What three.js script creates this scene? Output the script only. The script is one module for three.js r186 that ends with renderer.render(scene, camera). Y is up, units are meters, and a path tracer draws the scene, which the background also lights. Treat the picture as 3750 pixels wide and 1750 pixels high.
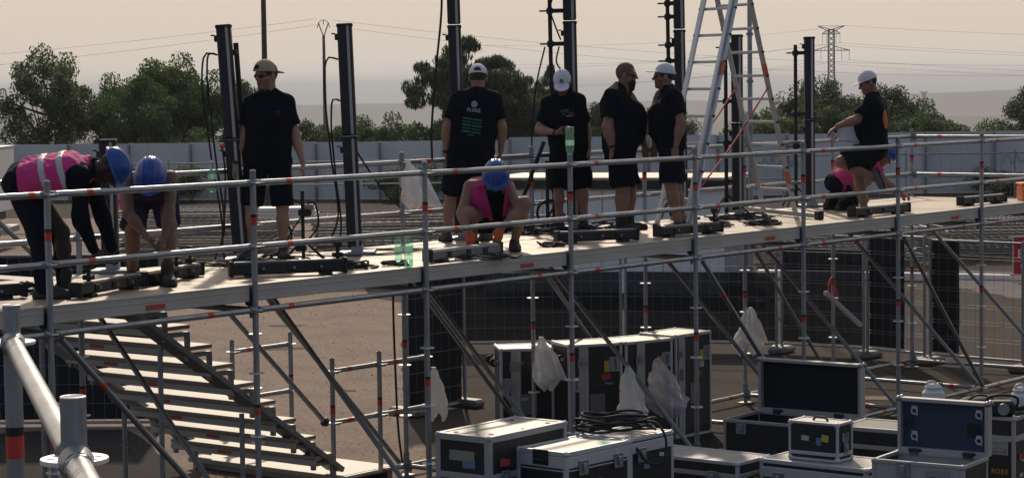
import * as THREE from 'three';
import { mergeGeometries } from 'three/addons/utils/BufferGeometryUtils.js';
import { ImprovedNoise } from 'three/addons/math/ImprovedNoise.js';

// ---------- camera ----------
const scene = new THREE.Scene();
const camera = new THREE.PerspectiveCamera(11.922, 1024 / 477, 0.5, 20000);
camera.rotation.order = 'YXZ';
camera.position.set(-10.699, 3.816, 12.724);
camera.rotation.set(-0.06593, -0.89986, -0.013);
const CAMYAW = -0.89986;

// ---------- sun and sky: hazy late afternoon, sun high behind the stage ----------
const sunEl = 36 * Math.PI / 180;
const fwd = new THREE.Vector2(0.7836, -0.6220);            // horizontal view direction (x, z)
const sunAz = Math.atan2(fwd.y, fwd.x) - 3 * Math.PI / 180;
const SUN = new THREE.Vector3(Math.cos(sunAz) * Math.cos(sunEl), Math.sin(sunEl), Math.sin(sunAz) * Math.cos(sunEl));
const sun = new THREE.DirectionalLight(new THREE.Color().setRGB(1, 0.84, 0.66), 3.0);
sun.position.set(8 + SUN.x * 80, SUN.y * 80, -2 + SUN.z * 80);
sun.target.position.set(8, 0, -2);
sun.castShadow = true; sun.shadow.mapSize.set(4096, 4096); sun.shadow.radius = 2.5;
sun.shadow.camera.left = -60; sun.shadow.camera.right = 60; sun.shadow.camera.top = 60; sun.shadow.camera.bottom = -60;
sun.shadow.camera.near = 1; sun.shadow.camera.far = 260;
scene.add(sun, sun.target);
function makeSky() {
  const W = 1024, H = 512, data = new Float32Array(W * H * 4);
  const sh = new THREE.Vector2(SUN.x, SUN.z).normalize();
  const mix = (a, b, t) => [a[0] + (b[0] - a[0]) * t, a[1] + (b[1] - a[1]) * t, a[2] + (b[2] - a[2]) * t];
  const sm = (a, b, x) => { x = Math.min(1, Math.max(0, (x - a) / (b - a))); return x * x * (3 - 2 * x); };
  for (let j = 0; j < H; j++) for (let i = 0; i < W; i++) {
    const u = (i + 0.5) / W, v = (j + 0.5) / H;
    const el = (v - 0.5) * Math.PI, az = (u - 0.5) * 2 * Math.PI;
    const dx = Math.cos(el) * Math.cos(az), dz = Math.cos(el) * Math.sin(az), dy = Math.sin(el);
    const hl = Math.hypot(dx, dz) || 1;
    const toward = 0.5 + 0.5 * ((dx * sh.x + dz * sh.y) / hl);
    const m = toward * toward * (3 - 2 * toward);
    const cg = Math.max(-1, Math.min(1, dx * SUN.x + dy * SUN.y + dz * SUN.z)), g = Math.acos(cg) * 180 / Math.PI;
    const e = Math.max(0, el * 180 / Math.PI);
    let c = mix([0.20, 0.25, 0.33], [0.695, 0.588, 0.49], m);         // low haze
    c = mix(mix([0.22, 0.26, 0.33], [0.70, 0.66, 0.615], m), c, sm(-0.6, 1.7, el * 180 / Math.PI));
    c = mix(c, mix([0.11, 0.18, 0.33], [0.36, 0.40, 0.46], m), sm(8, 75, e)); // blue above
    const gl = 0.55 * Math.exp(-g / 9) + 0.16 * Math.exp(-g / 30);
    c = [c[0] + gl, c[1] + gl * 0.86, c[2] + gl * 0.64];
    const k = (j * W + i) * 4; data[k] = c[0]; data[k + 1] = c[1]; data[k + 2] = c[2]; data[k + 3] = 1;
  }
  const t = new THREE.DataTexture(data, W, H, THREE.RGBAFormat, THREE.FloatType);
  t.mapping = THREE.EquirectangularReflectionMapping; t.magFilter = THREE.LinearFilter; t.minFilter = THREE.LinearFilter;
  t.colorSpace = THREE.LinearSRGBColorSpace; t.needsUpdate = true; return t;
}
scene.background = makeSky();
scene.environment = scene.background;
scene.fog = new THREE.FogExp2(new THREE.Color().setRGB(0.94, 0.97, 1.0), 0.00021);
const renderer = new THREE.WebGLRenderer({ antialias: true });
renderer.toneMapping = THREE.LinearToneMapping;
renderer.toneMappingExposure = 1.0;
renderer.shadowMap.enabled = true;

// ---------- helpers ----------
let seed = 12345;
function rnd(a = 1, b) { seed = (seed * 1664525 + 1013904223) >>> 0; const r = seed / 4294967296; return b === undefined ? r * a : a + (b - a) * r; }
const V = (x, y, z) => new THREE.Vector3(x, y, z);
const N3 = new ImprovedNoise();
const used = {};
function uniq(n) { const k = used[n] = (used[n] === undefined ? 0 : used[n] + 1); return k ? n + '_' + String(k).padStart(3, '0') : n; }
function thing(name, label, category, pos = [0, 0, 0], turn = 0, group) {
  const o = new THREE.Group(); o.name = uniq(name); o.position.set(...pos); o.rotation.y = turn;
  o.userData = { label, category }; if (group) o.userData.group = group; scene.add(o); return o;
}
function part(parent, name, geo, mat, pos, rot) {
  const m = new THREE.Mesh(geo, mat); m.name = name; m.castShadow = m.receiveShadow = true;
  if (pos) m.position.set(...pos); if (rot) m.rotation.set(...rot); parent.add(m); return m;
}
function solo(name, label, category, geo, mat, group) {
  const m = new THREE.Mesh(geo, mat); m.name = uniq(name); m.castShadow = m.receiveShadow = true;
  m.userData = { label, category }; if (group) m.userData.group = group; scene.add(m); return m;
}
function struct(name, geo, mat) { const m = new THREE.Mesh(geo, mat); m.name = name; m.castShadow = m.receiveShadow = true; m.userData.kind = 'structure'; scene.add(m); return m; }
function dup(o, label, pos, turn) { const c = o.clone(); c.name = uniq(o.name.replace(/_\d{3}$/, '')); c.userData = { ...o.userData, label }; if (pos) c.position.set(...pos); if (turn !== undefined) c.rotation.y = turn; scene.add(c); return c; }
// convex polyhedron soup with metric uv
function chamfer(w, h, d, b = 0.006) {
  const H = [w / 2, h / 2, d / 2]; b = Math.min(b, H[0] * 0.9, H[1] * 0.9, H[2] * 0.9);
  const pos = [], nor = [], uv = [];
  const poly = (pts) => {
    const a = V(...pts[0]), n = V(...pts[1]).sub(a).cross(V(...pts[2]).sub(a)).normalize();
    const c = pts.reduce((s, p) => s.add(V(...p)), V(0, 0, 0));
    if (n.dot(c) < 0) { pts = pts.slice().reverse(); n.negate(); }
    const ax = [Math.abs(n.x), Math.abs(n.y), Math.abs(n.z)], k = ax.indexOf(Math.max(...ax));
    for (let i = 1; i < pts.length - 1; i++) for (const p of [pts[0], pts[i], pts[i + 1]]) {
      pos.push(...p); nor.push(n.x, n.y, n.z); uv.push(k === 0 ? p[2] : p[0], k === 1 ? p[2] : p[1]);
    }
  };
  const vert = (a, s, su, sv) => { const u = (a + 1) % 3, v = (a + 2) % 3, p = [0, 0, 0]; p[a] = s * H[a]; p[u] = su * (H[u] - b); p[v] = sv * (H[v] - b); return p; };
  for (let a = 0; a < 3; a++) for (const s of [-1, 1]) poly([vert(a, s, -1, -1), vert(a, s, 1, -1), vert(a, s, 1, 1), vert(a, s, -1, 1)]);
  for (let a = 0; a < 3; a++) { const u = (a + 1) % 3, v = (a + 2) % 3; for (const su of [-1, 1]) for (const sv of [-1, 1]) {
    const q = (ax, s, t) => { const p = [0, 0, 0]; p[a] = t * (H[a] - b); if (ax === u) { p[u] = su * H[u]; p[v] = sv * (H[v] - b); } else { p[v] = sv * H[v]; p[u] = su * (H[u] - b); } return p; };
    poly([q(u, 0, -1), q(u, 0, 1), q(v, 0, 1), q(v, 0, -1)]);
  } }
  for (const x of [-1, 1]) for (const y of [-1, 1]) for (const z of [-1, 1]) poly([[x * H[0], y * (H[1] - b), z * (H[2] - b)], [x * (H[0] - b), y * H[1], z * (H[2] - b)], [x * (H[0] - b), y * (H[1] - b), z * H[2]]]);
  const g = new THREE.BufferGeometry();
  g.setAttribute('position', new THREE.Float32BufferAttribute(pos, 3)); g.setAttribute('normal', new THREE.Float32BufferAttribute(nor, 3)); g.setAttribute('uv', new THREE.Float32BufferAttribute(uv, 2));
  return g;
}
const cache = new Map();
function box(w, h, d, b = 0.006) { const k = [w, h, d, b].map(x => x.toFixed(4)).join(); if (!cache.has(k)) cache.set(k, chamfer(w, h, d, b)); return cache.get(k); }
const CYL = new THREE.CylinderGeometry(1, 1, 1, 14, 1, false), CYL6 = new THREE.CylinderGeometry(1, 1, 1, 6, 1, false);
const UP = V(0, 1, 0);
function tube(parent, name, a, b, r, mat, geo = CYL) {
  const m = new THREE.Mesh(geo, mat); m.name = name; m.castShadow = m.receiveShadow = true;
  const A = V(...a), B = V(...b), d = B.clone().sub(A), L = d.length();
  m.position.copy(A).add(B).multiplyScalar(0.5); m.scale.set(r, L, r); m.quaternion.setFromUnitVectors(UP, d.normalize()); parent.add(m); return m;
}
function bar(parent, name, a, b, w, t, mat, up = UP) {            // rectangular bar between points
  const A = V(...a), B = V(...b), d = B.clone().sub(A), L = d.length(); d.normalize();
  const m = part(parent, name, box(w, L, t, 0.004), mat);
  const z = up.clone().cross(d).cross(d).negate(); if (z.lengthSq() < 1e-6) z.set(0, 0, 1); z.normalize();
  const x = d.clone().cross(z).normalize();
  m.matrix.makeBasis(x, d, z); m.quaternion.setFromRotationMatrix(m.matrix); m.position.copy(A).add(B).multiplyScalar(0.5); return m;
}
function curve(pts, r, seg = 40, rs = 6) { return new THREE.TubeGeometry(new THREE.CatmullRomCurve3(pts.map(p => V(...p))), seg, r, rs, false); }
function mix3(a, b, t) { return [a[0] + (b[0] - a[0]) * t, a[1] + (b[1] - a[1]) * t, a[2] + (b[2] - a[2]) * t]; }
function place(g, p, r = [0, 0, 0], s) { g = g.clone(); const m = new THREE.Matrix4().compose(V(...p), new THREE.Quaternion().setFromEuler(new THREE.Euler(...r)), s ? V(...s) : V(1, 1, 1)); g.applyMatrix4(m); return g; }
function merge(list) { return mergeGeometries(list.map(g => { g = g.index ? g.toNonIndexed() : g; for (const k of Object.keys(g.attributes)) if (!['position', 'normal', 'uv'].includes(k)) g.deleteAttribute(k); return g; })); }
function tubeG(a, b, r, seg = 8) { const A = V(...a), B = V(...b), d = B.clone().sub(A), L = d.length(); const g = new THREE.CylinderGeometry(r, r, L, seg, 1, false); const m = new THREE.Matrix4().compose(A.clone().add(B).multiplyScalar(0.5), new THREE.Quaternion().setFromUnitVectors(UP, d.normalize()), V(1, 1, 1)); g.applyMatrix4(m); return g; }

// ---------- textures ----------
function tnoise(S, oct, f0, sd) { // tileable value noise 0..1
  const out = new Float32Array(S * S); let amp = 1, tot = 0, f = f0;
  let s = sd; const R = () => { s = (s * 1664525 + 1013904223) >>> 0; return s / 4294967296; };
  for (let o = 0; o < oct; o++) {
    const L = new Float32Array(f * f); for (let i = 0; i < f * f; i++) L[i] = R();
    for (let y = 0; y < S; y++) for (let x = 0; x < S; x++) {
      const fx = x / S * f, fy = y / S * f, x0 = Math.floor(fx), y0 = Math.floor(fy); let u = fx - x0, v = fy - y0; u = u * u * (3 - 2 * u); v = v * v * (3 - 2 * v);
      const a = L[(y0 % f) * f + x0 % f], b = L[(y0 % f) * f + (x0 + 1) % f], c = L[((y0 + 1) % f) * f + x0 % f], d = L[((y0 + 1) % f) * f + (x0 + 1) % f];
      out[y * S + x] += amp * (a + (b - a) * u + (c - a) * v + (a - b - c + d) * u * v);
    }
    tot += amp; amp *= 0.62; f *= 2; if (f > S) break;
  }
  for (let i = 0; i < S * S; i++) out[i] /= tot; return out;
}
function dtex(S, fn, rx = 1, ry = 1, srgb = true) {
  const d = new Uint8Array(S * S * 4);
  for (let y = 0; y < S; y++) for (let x = 0; x < S; x++) { const c = fn(x, y), k = (y * S + x) * 4; for (let q = 0; q < 3; q++) { let v = Math.min(1, Math.max(0, c[q])); if (srgb) v = v <= 0.0031308 ? v * 12.92 : 1.055 * Math.pow(v, 1 / 2.4) - 0.055; d[k + q] = Math.round(v * 255); } d[k + 3] = 255; }
  const t = new THREE.DataTexture(d, S, S, THREE.RGBAFormat); t.wrapS = t.wrapT = THREE.RepeatWrapping; t.magFilter = THREE.LinearFilter; t.minFilter = THREE.LinearMipmapLinearFilter; t.generateMipmaps = true;
  if (srgb) t.colorSpace = THREE.SRGBColorSpace; t.repeat.set(rx, ry); t.needsUpdate = true; return t;
}
const nA = tnoise(512, 7, 4, 7), nB = tnoise(512, 4, 64, 99), nC = tnoise(256, 5, 4, 31);
const lin = (c, k) => [c[0] * k, c[1] * k, c[2] * k];
function M(c, rough = 0.7, metal = 0, o = {}) { const m = o.specularIntensity !== undefined ? new THREE.MeshPhysicalMaterial({ roughness: rough, metalness: metal, ...o }) : new THREE.MeshStandardMaterial({ roughness: rough, metalness: metal, ...o }); m.color.setRGB(c[0], c[1], c[2]); return m; }
const noiseBump = (S, n, rx, ry) => dtex(S, (x, y) => { const v = n[y * S + x]; return [v, v, v]; }, rx, ry, false);
const MAT = {};
{
  const galv = dtex(256, (x, y) => { const v = nC[y * 256 + x]; const k = 0.72 + 0.5 * v; return [k * 0.9, k * 0.93, k * 0.95]; }, 2, 6);
  MAT.galv = M([0.33, 0.35, 0.375], 0.43, 0.7, { map: galv, roughnessMap: dtex(256, (x, y) => { const v = 0.65 + 0.5 * nC[y * 256 + (x * 3) % 256]; return [v, v, v]; }, 1, 5, false) });
  MAT.galvOld = M([0.28, 0.295, 0.31], 0.48, 0.7, { map: galv });
  MAT.galvNew = M([0.66, 0.66, 0.66], 0.30, 0.8, { map: galv });
  MAT.stack = M([0.17, 0.165, 0.16], 0.6, 0.4);
  MAT.stack2 = M([0.26, 0.255, 0.25], 0.55, 0.4);
  MAT.steelWire = M([0.22, 0.23, 0.24], 0.6, 0.4);
  MAT.rosette = M([0.75, 0.76, 0.76], 0.42, 0.45);
  MAT.red = M([0.50, 0.045, 0.03], 0.5);
  MAT.redLabel = M([0.42, 0.05, 0.035], 0.6);
  MAT.black = M([0.006, 0.009, 0.014], 0.6);
  MAT.blackGloss = M([0.0055, 0.0085, 0.014], 0.42);
  MAT.rubber = M([0.010, 0.012, 0.016], 0.75);
  MAT.alu = M([0.50, 0.52, 0.55], 0.45, 0.35);
  MAT.aluDull = M([0.38, 0.38, 0.38], 0.55, 0.35);
  const grain = dtex(512, (x, y) => { const g = nA[y * 512 + (x * 1 | 0)] * 0.55 + nA[(y * 3 % 512) * 512 + (x >> 3)] * 0.45, st = nB[y * 512 + x]; const k = 0.62 + 0.62 * g + 0.18 * (st - 0.5); return [0.43 * k, 0.335 * k, 0.25 * k]; }, 0.7, 0.7);
  MAT.ply = M([1, 1, 1], 0.40, 0, { map: grain, bumpMap: noiseBump(512, nB, 3, 3), bumpScale: 0.0006 });
  MAT.plyUnder = M([0.8, 0.72, 0.6], 0.7, 0, { map: grain });
  const tread = dtex(256, (x, y) => { const v = nC[y * 256 + x], k = 0.78 + 0.4 * v; return [0.31 * k, 0.285 * k, 0.255 * k]; }, 1.2, 1.2);
  MAT.tread = M([1, 1, 1], 0.5, 0, { map: tread });
  MAT.edgeBeam = M([0.42, 0.41, 0.395], 0.5, 0.35, { map: dtex(256, (x, y) => { const v = nC[(y * 1) * 256 + x], w = nC[y * 256 + (x >> 4)]; const k = 0.66 + 0.35 * v + 0.3 * w; return [k, k, k]; }, 0.8, 3) });
  MAT.asphalt = M([1, 1, 1], 0.95, 0, { specularIntensity: 0.15, vertexColors: true, map: dtex(512, (x, y) => { const v = nA[y * 512 + x], w = nB[y * 512 + x]; const k = 0.62 + 0.5 * v + 0.45 * (w - 0.5); return [k, k, k]; }, 1, 1), bumpMap: noiseBump(512, nB, 1, 1), bumpScale: 0.004 });
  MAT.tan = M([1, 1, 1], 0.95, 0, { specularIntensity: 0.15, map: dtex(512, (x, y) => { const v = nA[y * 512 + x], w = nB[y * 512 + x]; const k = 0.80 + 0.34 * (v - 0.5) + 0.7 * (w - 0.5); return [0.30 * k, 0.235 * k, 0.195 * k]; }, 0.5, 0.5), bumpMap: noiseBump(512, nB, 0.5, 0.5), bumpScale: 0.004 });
  MAT.fenceShade = M([1, 1, 1], 0.95, 0, { specularIntensity: 0.15, map: dtex(512, (x, y) => { const v = nA[y * 512 + x], w = nB[y * 512 + x], k = 0.7 + 0.4 * v + 0.5 * (w - 0.5); return [0.048 * k, 0.045 * k, 0.043 * k]; }, 0.5, 0.5) });  // dark tone that paints the fence shadow into the ground
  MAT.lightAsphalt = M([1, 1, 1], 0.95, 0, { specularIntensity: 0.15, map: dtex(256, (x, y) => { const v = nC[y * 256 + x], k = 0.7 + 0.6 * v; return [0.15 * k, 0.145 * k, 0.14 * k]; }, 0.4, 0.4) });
  MAT.hoard = M([0.62, 0.615, 0.61], 0.6, 0.05, { map: dtex(256, (x, y) => { const v = nC[y * 256 + x], k = 0.86 + 0.2 * v; return [k, k, k]; }, 0.2, 0.2) });
  MAT.white = M([0.72, 0.72, 0.72], 0.55);
  MAT.whiteDirty = M([0.55, 0.55, 0.56], 0.6);
  MAT.concrete = M([0.38, 0.36, 0.33], 0.9);
  MAT.bark = M([0.09, 0.07, 0.05], 0.95);
  MAT.wood = M([0.13, 0.11, 0.085], 0.9);
  MAT.net = M([0.008, 0.011, 0.017], 0.95, 0, { transparent: true, opacity: 0.935, side: THREE.DoubleSide });
  MAT.netSolid = M([0.008, 0.011, 0.017], 0.9, 0, { side: THREE.DoubleSide });
}
// ---------- terrain: flat yard, then a slope down to a hazy valley with far ridges ----------
{
  const ss = (a, b, x) => { x = Math.min(1, Math.max(0, (x - a) / (b - a))); return x * x * (3 - 2 * x); };
  const cx = -10.7, cz = 12.7;
  const height = (x, z) => {
    const r = Math.hypot(x - cx, z - cz); let h = 0;
    h -= 34 * ss(118, 520, r) + 34 * ss(500, 1600, r);
    const n = N3.noise(x * 0.0021 + 5, z * 0.0021, 2.2) + 0.5 * N3.noise(x * 0.006, z * 0.006, 7.7);
    h += ss(300, 1200, r) * 8 * n;
    h += (ss(2300, 3000, r) - ss(3100, 3900, r)) * (30 + 22 * N3.noise(x * 0.0012, z * 0.0012, 3.1) + 6 * N3.noise(x * 0.005, z * 0.005, 8));
    h += (ss(4600, 5600, r) - ss(5800, 7000, r)) * (46 + 26 * N3.noise(x * 0.0005 + 3, z * 0.0005, 9.4) + 6 * N3.noise(x * 0.003, z * 0.003, 1));
    return h;
  };
  const pos = [], col = [], uv = [], idx = []; const NA = 240; const rad = [0];
  for (let r = 4; r < 6200; r *= (r < 130 ? 1.16 : 1.055)) rad.push(r);
  rad.forEach((r, j) => { for (let i = 0; i < NA; i++) {
    const a = i / NA * Math.PI * 2, x = cx + r * Math.cos(a), z = cz + r * Math.sin(a); pos.push(x, height(x, z), z); uv.push(x * 0.5, z * 0.5);
    const yard = r < 93, n = N3.noise(x * 0.06, z * 0.06, 1.7) * 0.5 + N3.noise(x * 0.3, z * 0.3, 4) * 0.3, m = N3.noise(x * 0.004, z * 0.004, 12) + 0.6 * N3.noise(x * 0.013, z * 0.013, 2);
    const c = yard ? lin([0.062, 0.054, 0.048], 1 + 0.25 * n) : lin([0.19, 0.185, 0.145], 1 + 0.2 * n + 0.35 * m); col.push(...c);   // asphalt yard, then dry fields
    if (j > 0) { const k = (i + 1) % NA, a0 = (j - 1) * NA + i, a1 = (j - 1) * NA + k, b0 = j * NA + i, b1 = j * NA + k; idx.push(a0, a1, b0, a1, b1, b0); }
  } });
  const g = new THREE.BufferGeometry(); g.setAttribute('position', new THREE.Float32BufferAttribute(pos, 3)); g.setAttribute('color', new THREE.Float32BufferAttribute(col, 3)); g.setAttribute('uv', new THREE.Float32BufferAttribute(uv, 2)); g.setIndex(idx); g.computeVertexNormals();
  struct('ground', g, MAT.asphalt);
}
function sheet(name, pts, y, mat, wob = 0.1) { // ground sheet with an uneven border
  const P = []; pts.forEach((p, i) => { const q = pts[(i + 1) % pts.length], L = Math.hypot(q[0] - p[0], q[1] - p[1]), n = Math.min(40, Math.max(1, Math.round(L / 0.4))); for (let k = 0; k < n; k++) { const t = k / n; P.push(new THREE.Vector2(p[0] + (q[0] - p[0]) * t + (k ? rnd(-wob, wob) : 0), p[1] + (q[1] - p[1]) * t + (k ? rnd(-wob, wob) : 0))); } });
  const g = new THREE.ShapeGeometry(new THREE.Shape(P)); const p = g.attributes.position, u = g.attributes.uv;
  for (let i = 0; i < p.count; i++) { const x = p.getX(i), z = p.getY(i); p.setXYZ(i, x, y, z); u.setXY(i, x, z); }
  g.computeVertexNormals(); if (g.attributes.normal.getY(0) < 0) { const id = g.index; for (let i = 0; i < id.count; i += 3) { const a = id.getX(i); id.setX(i, id.getX(i + 2)); id.setX(i + 2, a); } g.computeVertexNormals(); }
  return struct(name, g, mat);
}
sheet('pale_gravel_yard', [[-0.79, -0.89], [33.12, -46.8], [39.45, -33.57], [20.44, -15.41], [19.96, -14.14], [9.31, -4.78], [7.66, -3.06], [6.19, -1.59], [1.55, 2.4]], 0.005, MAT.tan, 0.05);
sheet('painted_sunlit_patch', [[13.66, 0.43], [13.03, 1.29], [11.9, 1.96], [12.26, 1.43]], 0.005, MAT.tan, 0.05);  // tan sheet standing in for a sunlit piece of the yard
sheet('painted_sunlit_edge', [[11.47, 1.66], [11.29, 1.99], [8.94, 3.26], [8.71, 2.93]], 0.005, MAT.tan, 0.05);  // sunlight beside the cases, painted as tan ground
sheet('painted_sunlit_strip', [[13.32, -1.98], [13.88, -0.89], [13.58, -0.72], [13.01, -1.79]], 0.005, MAT.tan, 0.03);  // narrow lit streak of ground, put in as tan colour
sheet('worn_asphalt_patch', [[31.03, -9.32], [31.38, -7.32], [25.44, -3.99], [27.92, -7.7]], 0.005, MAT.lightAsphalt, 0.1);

// ---------- hoarding: corrugated sheet panels ----------
{
  const A = [40.6, -56.9], Bm = [51.0, -36.3], C = [66, -17.7];
  const corr = (L) => { const pts = [], n = Math.round(L / 0.25); const S = []; for (let i = 0; i <= n * 4; i++) { const x = i * L / (n * 4), ph = i % 4; S.push([x, ph === 1 || ph === 2 ? 0.010 : 0]); }
    const pos = [], uv = [], id = []; S.forEach(([x, z], i) => { pos.push(x - L / 2, 0, z, x - L / 2, 2.0, z); uv.push(x, 0, x, 2); if (i) { const a = i * 2 - 2; id.push(a, a + 2, a + 1, a + 1, a + 2, a + 3); } });
    const g = new THREE.BufferGeometry(); g.setAttribute('position', new THREE.Float32BufferAttribute(pos, 3)); g.setAttribute('uv', new THREE.Float32BufferAttribute(uv, 2)); g.setIndex(id); const q = g.toNonIndexed(); q.computeVertexNormals(); return q; };
  const run = (p, q, label, hs) => {
    const L = Math.hypot(q[0] - p[0], q[1] - p[1]), n = Math.round(L / 2.4), w = L / n, turn = Math.atan2(-(q[1] - p[1]), q[0] - p[0]);
    const t = thing('site_hoarding', label, 'hoarding', [0, 0, 0], 0, 'white site hoarding');
    const g = corr(w - 0.01); const mats = [0.92, 1, 1.06].map(k => { const m = MAT.hoard.clone(); m.color.multiplyScalar(k); m.side = THREE.DoubleSide; return m; });
    for (let i = 0; i < n; i++) { const f = (i + 0.5) / n; const m = part(t, 'panel', g, mats[i * 7 % 3], [p[0] + (q[0] - p[0]) * f, 0.02, p[1] + (q[1] - p[1]) * f], [rnd(-0.006, 0.006), turn, 0]); m.scale.y = hs + rnd(-0.006, 0.006);
      part(t, 'post', box(0.08, 2.0 * hs, 0.08), MAT.galvOld, [p[0] + (q[0] - p[0]) * i / n + 0.1 * Math.sin(turn), hs, p[1] + (q[1] - p[1]) * i / n - 0.1 * Math.cos(turn) * -1]); }
    return t;
  };
  run(A, Bm, 'long white corrugated hoarding on the left behind the crouching workers', 1.0);
  const t2 = run(Bm, C, 'long white corrugated hoarding on the right below the pylon', 1.045);
  // sprayed scribbles on the sheets
  const dirx = (C[0] - Bm[0]), dirz = (C[1] - Bm[1]), LL = Math.hypot(dirx, dirz), tx = dirx / LL, tz = dirz / LL, paint = M([0.20, 0.21, 0.23], 0.8);
  for (const [s0, w, y0, h] of [[8.6, 1.4, 0.95, 0.45], [17.0, 1.8, 0.95, 0.5], [20.5, 1.6, 0.45, 0.35]]) {
    const pts = []; for (let i = 0; i < 16; i++) { const s = s0 + w * i / 15, y = y0 + h * (0.5 + 0.5 * Math.sin(i * 2.3 + s0)) * (0.6 + rnd(0.4)); pts.push([Bm[0] + tx * s - 0.06 * 0.78, y, Bm[1] + tz * s + 0.06 * 0.62]); }
    part(t2, 'graffiti', curve(pts, 0.011, 60, 5), paint);
  }
}
// ---------- wire site fence in front of the hoarding ----------
{
  const P = [[26.6, -36.7], [30.6, -31.7], [34.6, -26.6], [38.6, -21.6], [42.6, -16.5], [46.1, -12.0]];
  for (let k = 0; k < P.length - 1; k++) {
    const names = ['behind the white truck', 'left of the olive lamp post', 'behind the stacked fence panels', 'behind the low white platform', 'at the far right behind the kneeling workers'];
    const t = thing('mesh_fence', 'thin wire mesh fence run ' + names[k], 'fence', [0, 0, 0], 0, 'wire mesh fences along the hoarding');
    const [a, b] = [P[k], P[k + 1]];
    for (const y of [0.15, 1.35, 1.95]) tube(t, 'rail', [a[0], y, a[1]], [b[0], y, b[1]], 0.021, MAT.galvOld, CYL6);
    for (let i = 0; i < 2; i++) { const f = i / 2 + 0.02, x = a[0] + (b[0] - a[0]) * f, z = a[1] + (b[1] - a[1]) * f; tube(t, 'post', [x, 0, z], [x, 2.05, z], 0.024, MAT.galvOld, CYL6); part(t, 'foot', box(0.6, 0.13, 0.22, 0.02), MAT.concrete, [x, 0.07, z]); }
    const wires = []; for (let i = 1; i < 22; i++) { const f = i / 22; const x = a[0] + (b[0] - a[0]) * f, z = a[1] + (b[1] - a[1]) * f; wires.push(tubeG([x, 0.15, z], [x, 1.95, z], 0.004, 4)); }
    const w = part(t, 'wire_mesh', merge(wires), MAT.steelWire); w.userData.kind = 'stuff';
  }
}
// ---------- stacks of fence panels lying flat ----------
function panelStack(label, pos, turn, L, n, sag) {
  const t = thing('fence_panel_stack', label, 'fence panels', pos, turn, 'stacks of steel fence panels');
  const D = 1.9, one = [tubeG([-L / 2, 0, -D / 2], [L / 2, 0, -D / 2], 0.02, 6), tubeG([-L / 2, 0, D / 2], [L / 2, 0, D / 2], 0.02, 6), tubeG([-L / 2, 0, -D / 2], [-L / 2, 0, D / 2], 0.02, 6), tubeG([L / 2, 0, -D / 2], [L / 2, 0, D / 2], 0.02, 6)];
  for (let i = 1; i < 8; i++) one.push(tubeG([-L / 2, 0, -D / 2 + D * i / 8], [L / 2, 0, -D / 2 + D * i / 8], 0.005, 4));
  for (let i = 1; i < 18; i++) one.push(tubeG([-L / 2 + L * i / 18, 0, -D / 2], [-L / 2 + L * i / 18, 0, D / 2], 0.005, 4));
  const g = merge(one), mats = [MAT.stack, MAT.stack2, MAT.stack];
  for (let i = 0; i < n; i++) part(t, 'fence_panel', g, mats[i * 5 % 3], [rnd(-0.06, 0.06), 0.14 + i * 0.062, rnd(-0.05, 0.05)], [rnd(-0.008, 0.008), rnd(-0.015, 0.015), rnd(-0.006, 0.006) + sag]);
  for (const x of [-L * 0.3, L * 0.3]) part(t, 'timber_bearer', box(0.1, 0.1, 2.1), MAT.wood, [x, 0.055, 0]);
  return t;
}
panelStack('stack of galvanised fence panels lying flat right of the tall black column', [23.9, 0, -17.6], CAMYAW + 0.05, 3.4, 20, 0);
panelStack('stack of galvanised fence panels lying flat behind the bending shirtless worker', [24.2, 0, -23.5], CAMYAW - 0.1, 3.4, 19, 0);
panelStack('stack of dark fence panels lying behind the red banner', [35.0, 0, -9.6], CAMYAW + 0.1, 3.4, 13, 0);
panelStack('low stack of dark fence panels under the right end of the stage', [31.3, 0, -11.8], CAMYAW + 0.1, 3.4, 12, 0);
{ // pale sheet lying on the stack
  const t = thing('foam_board_pile', 'white boards lying on the fence panels behind the standing man in a beige cap', 'boards', [22.0, 1.3, -18.9], CAMYAW);
  for (let i = 0; i < 3; i++) part(t, 'board', box(1.1, 0.07, 0.7, 0.01), MAT.white, [rnd(-0.05, 0.05), 0.04 + i * 0.073, rnd(-0.05, 0.05)], [0, rnd(-0.1, 0.1), 0]);
}
// ---------- low white-skirted platform behind the stage ----------
{
  const t = thing('white_platform', 'low platform with bright top, dark edge and white skirt behind the standing men', 'platform', [24.35, 0, -12.5], Math.atan2(-4.1, 1.5));
  const L = 4.6, D = 2.4; // local x along the front edge
  for (let i = 0; i < 4; i++) { part(t, 'deck_panel', box(L / 4 - 0.008, 0.05, D, 0.006), MAT.ply, [-L / 2 + L / 4 * (i + 0.5), 2.125, 0]); }
  part(t, 'edge_beam', box(L, 0.15, 0.05), MAT.blackGloss, [0, 2.02, D / 2 + 0.03]); part(t, 'edge_beam', box(L, 0.15, 0.05), MAT.blackGloss, [0, 2.02, -D / 2 - 0.03]);
  for (const s of [-1, 1]) part(t, 'edge_beam', box(0.05, 0.15, D), MAT.blackGloss, [s * (L / 2 + 0.03), 2.02, 0]);
  for (let i = 0; i < 4; i++) for (const s of [-1, 1]) part(t, 'skirt_panel', box(L / 4 - 0.02, 1.9, 0.02), MAT.white, [-L / 2 + L / 4 * (i + 0.5), 0.97, s * (D / 2 - 0.05)]);
  for (const a of [-1, 1]) for (const b of [-1, 1]) tube(t, 'leg', [a * (L / 2 - 0.05), 0, b * (D / 2 - 0.12)], [a * (L / 2 - 0.05), 2.0, b * (D / 2 - 0.12)], 0.03, MAT.galv);
}
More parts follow.
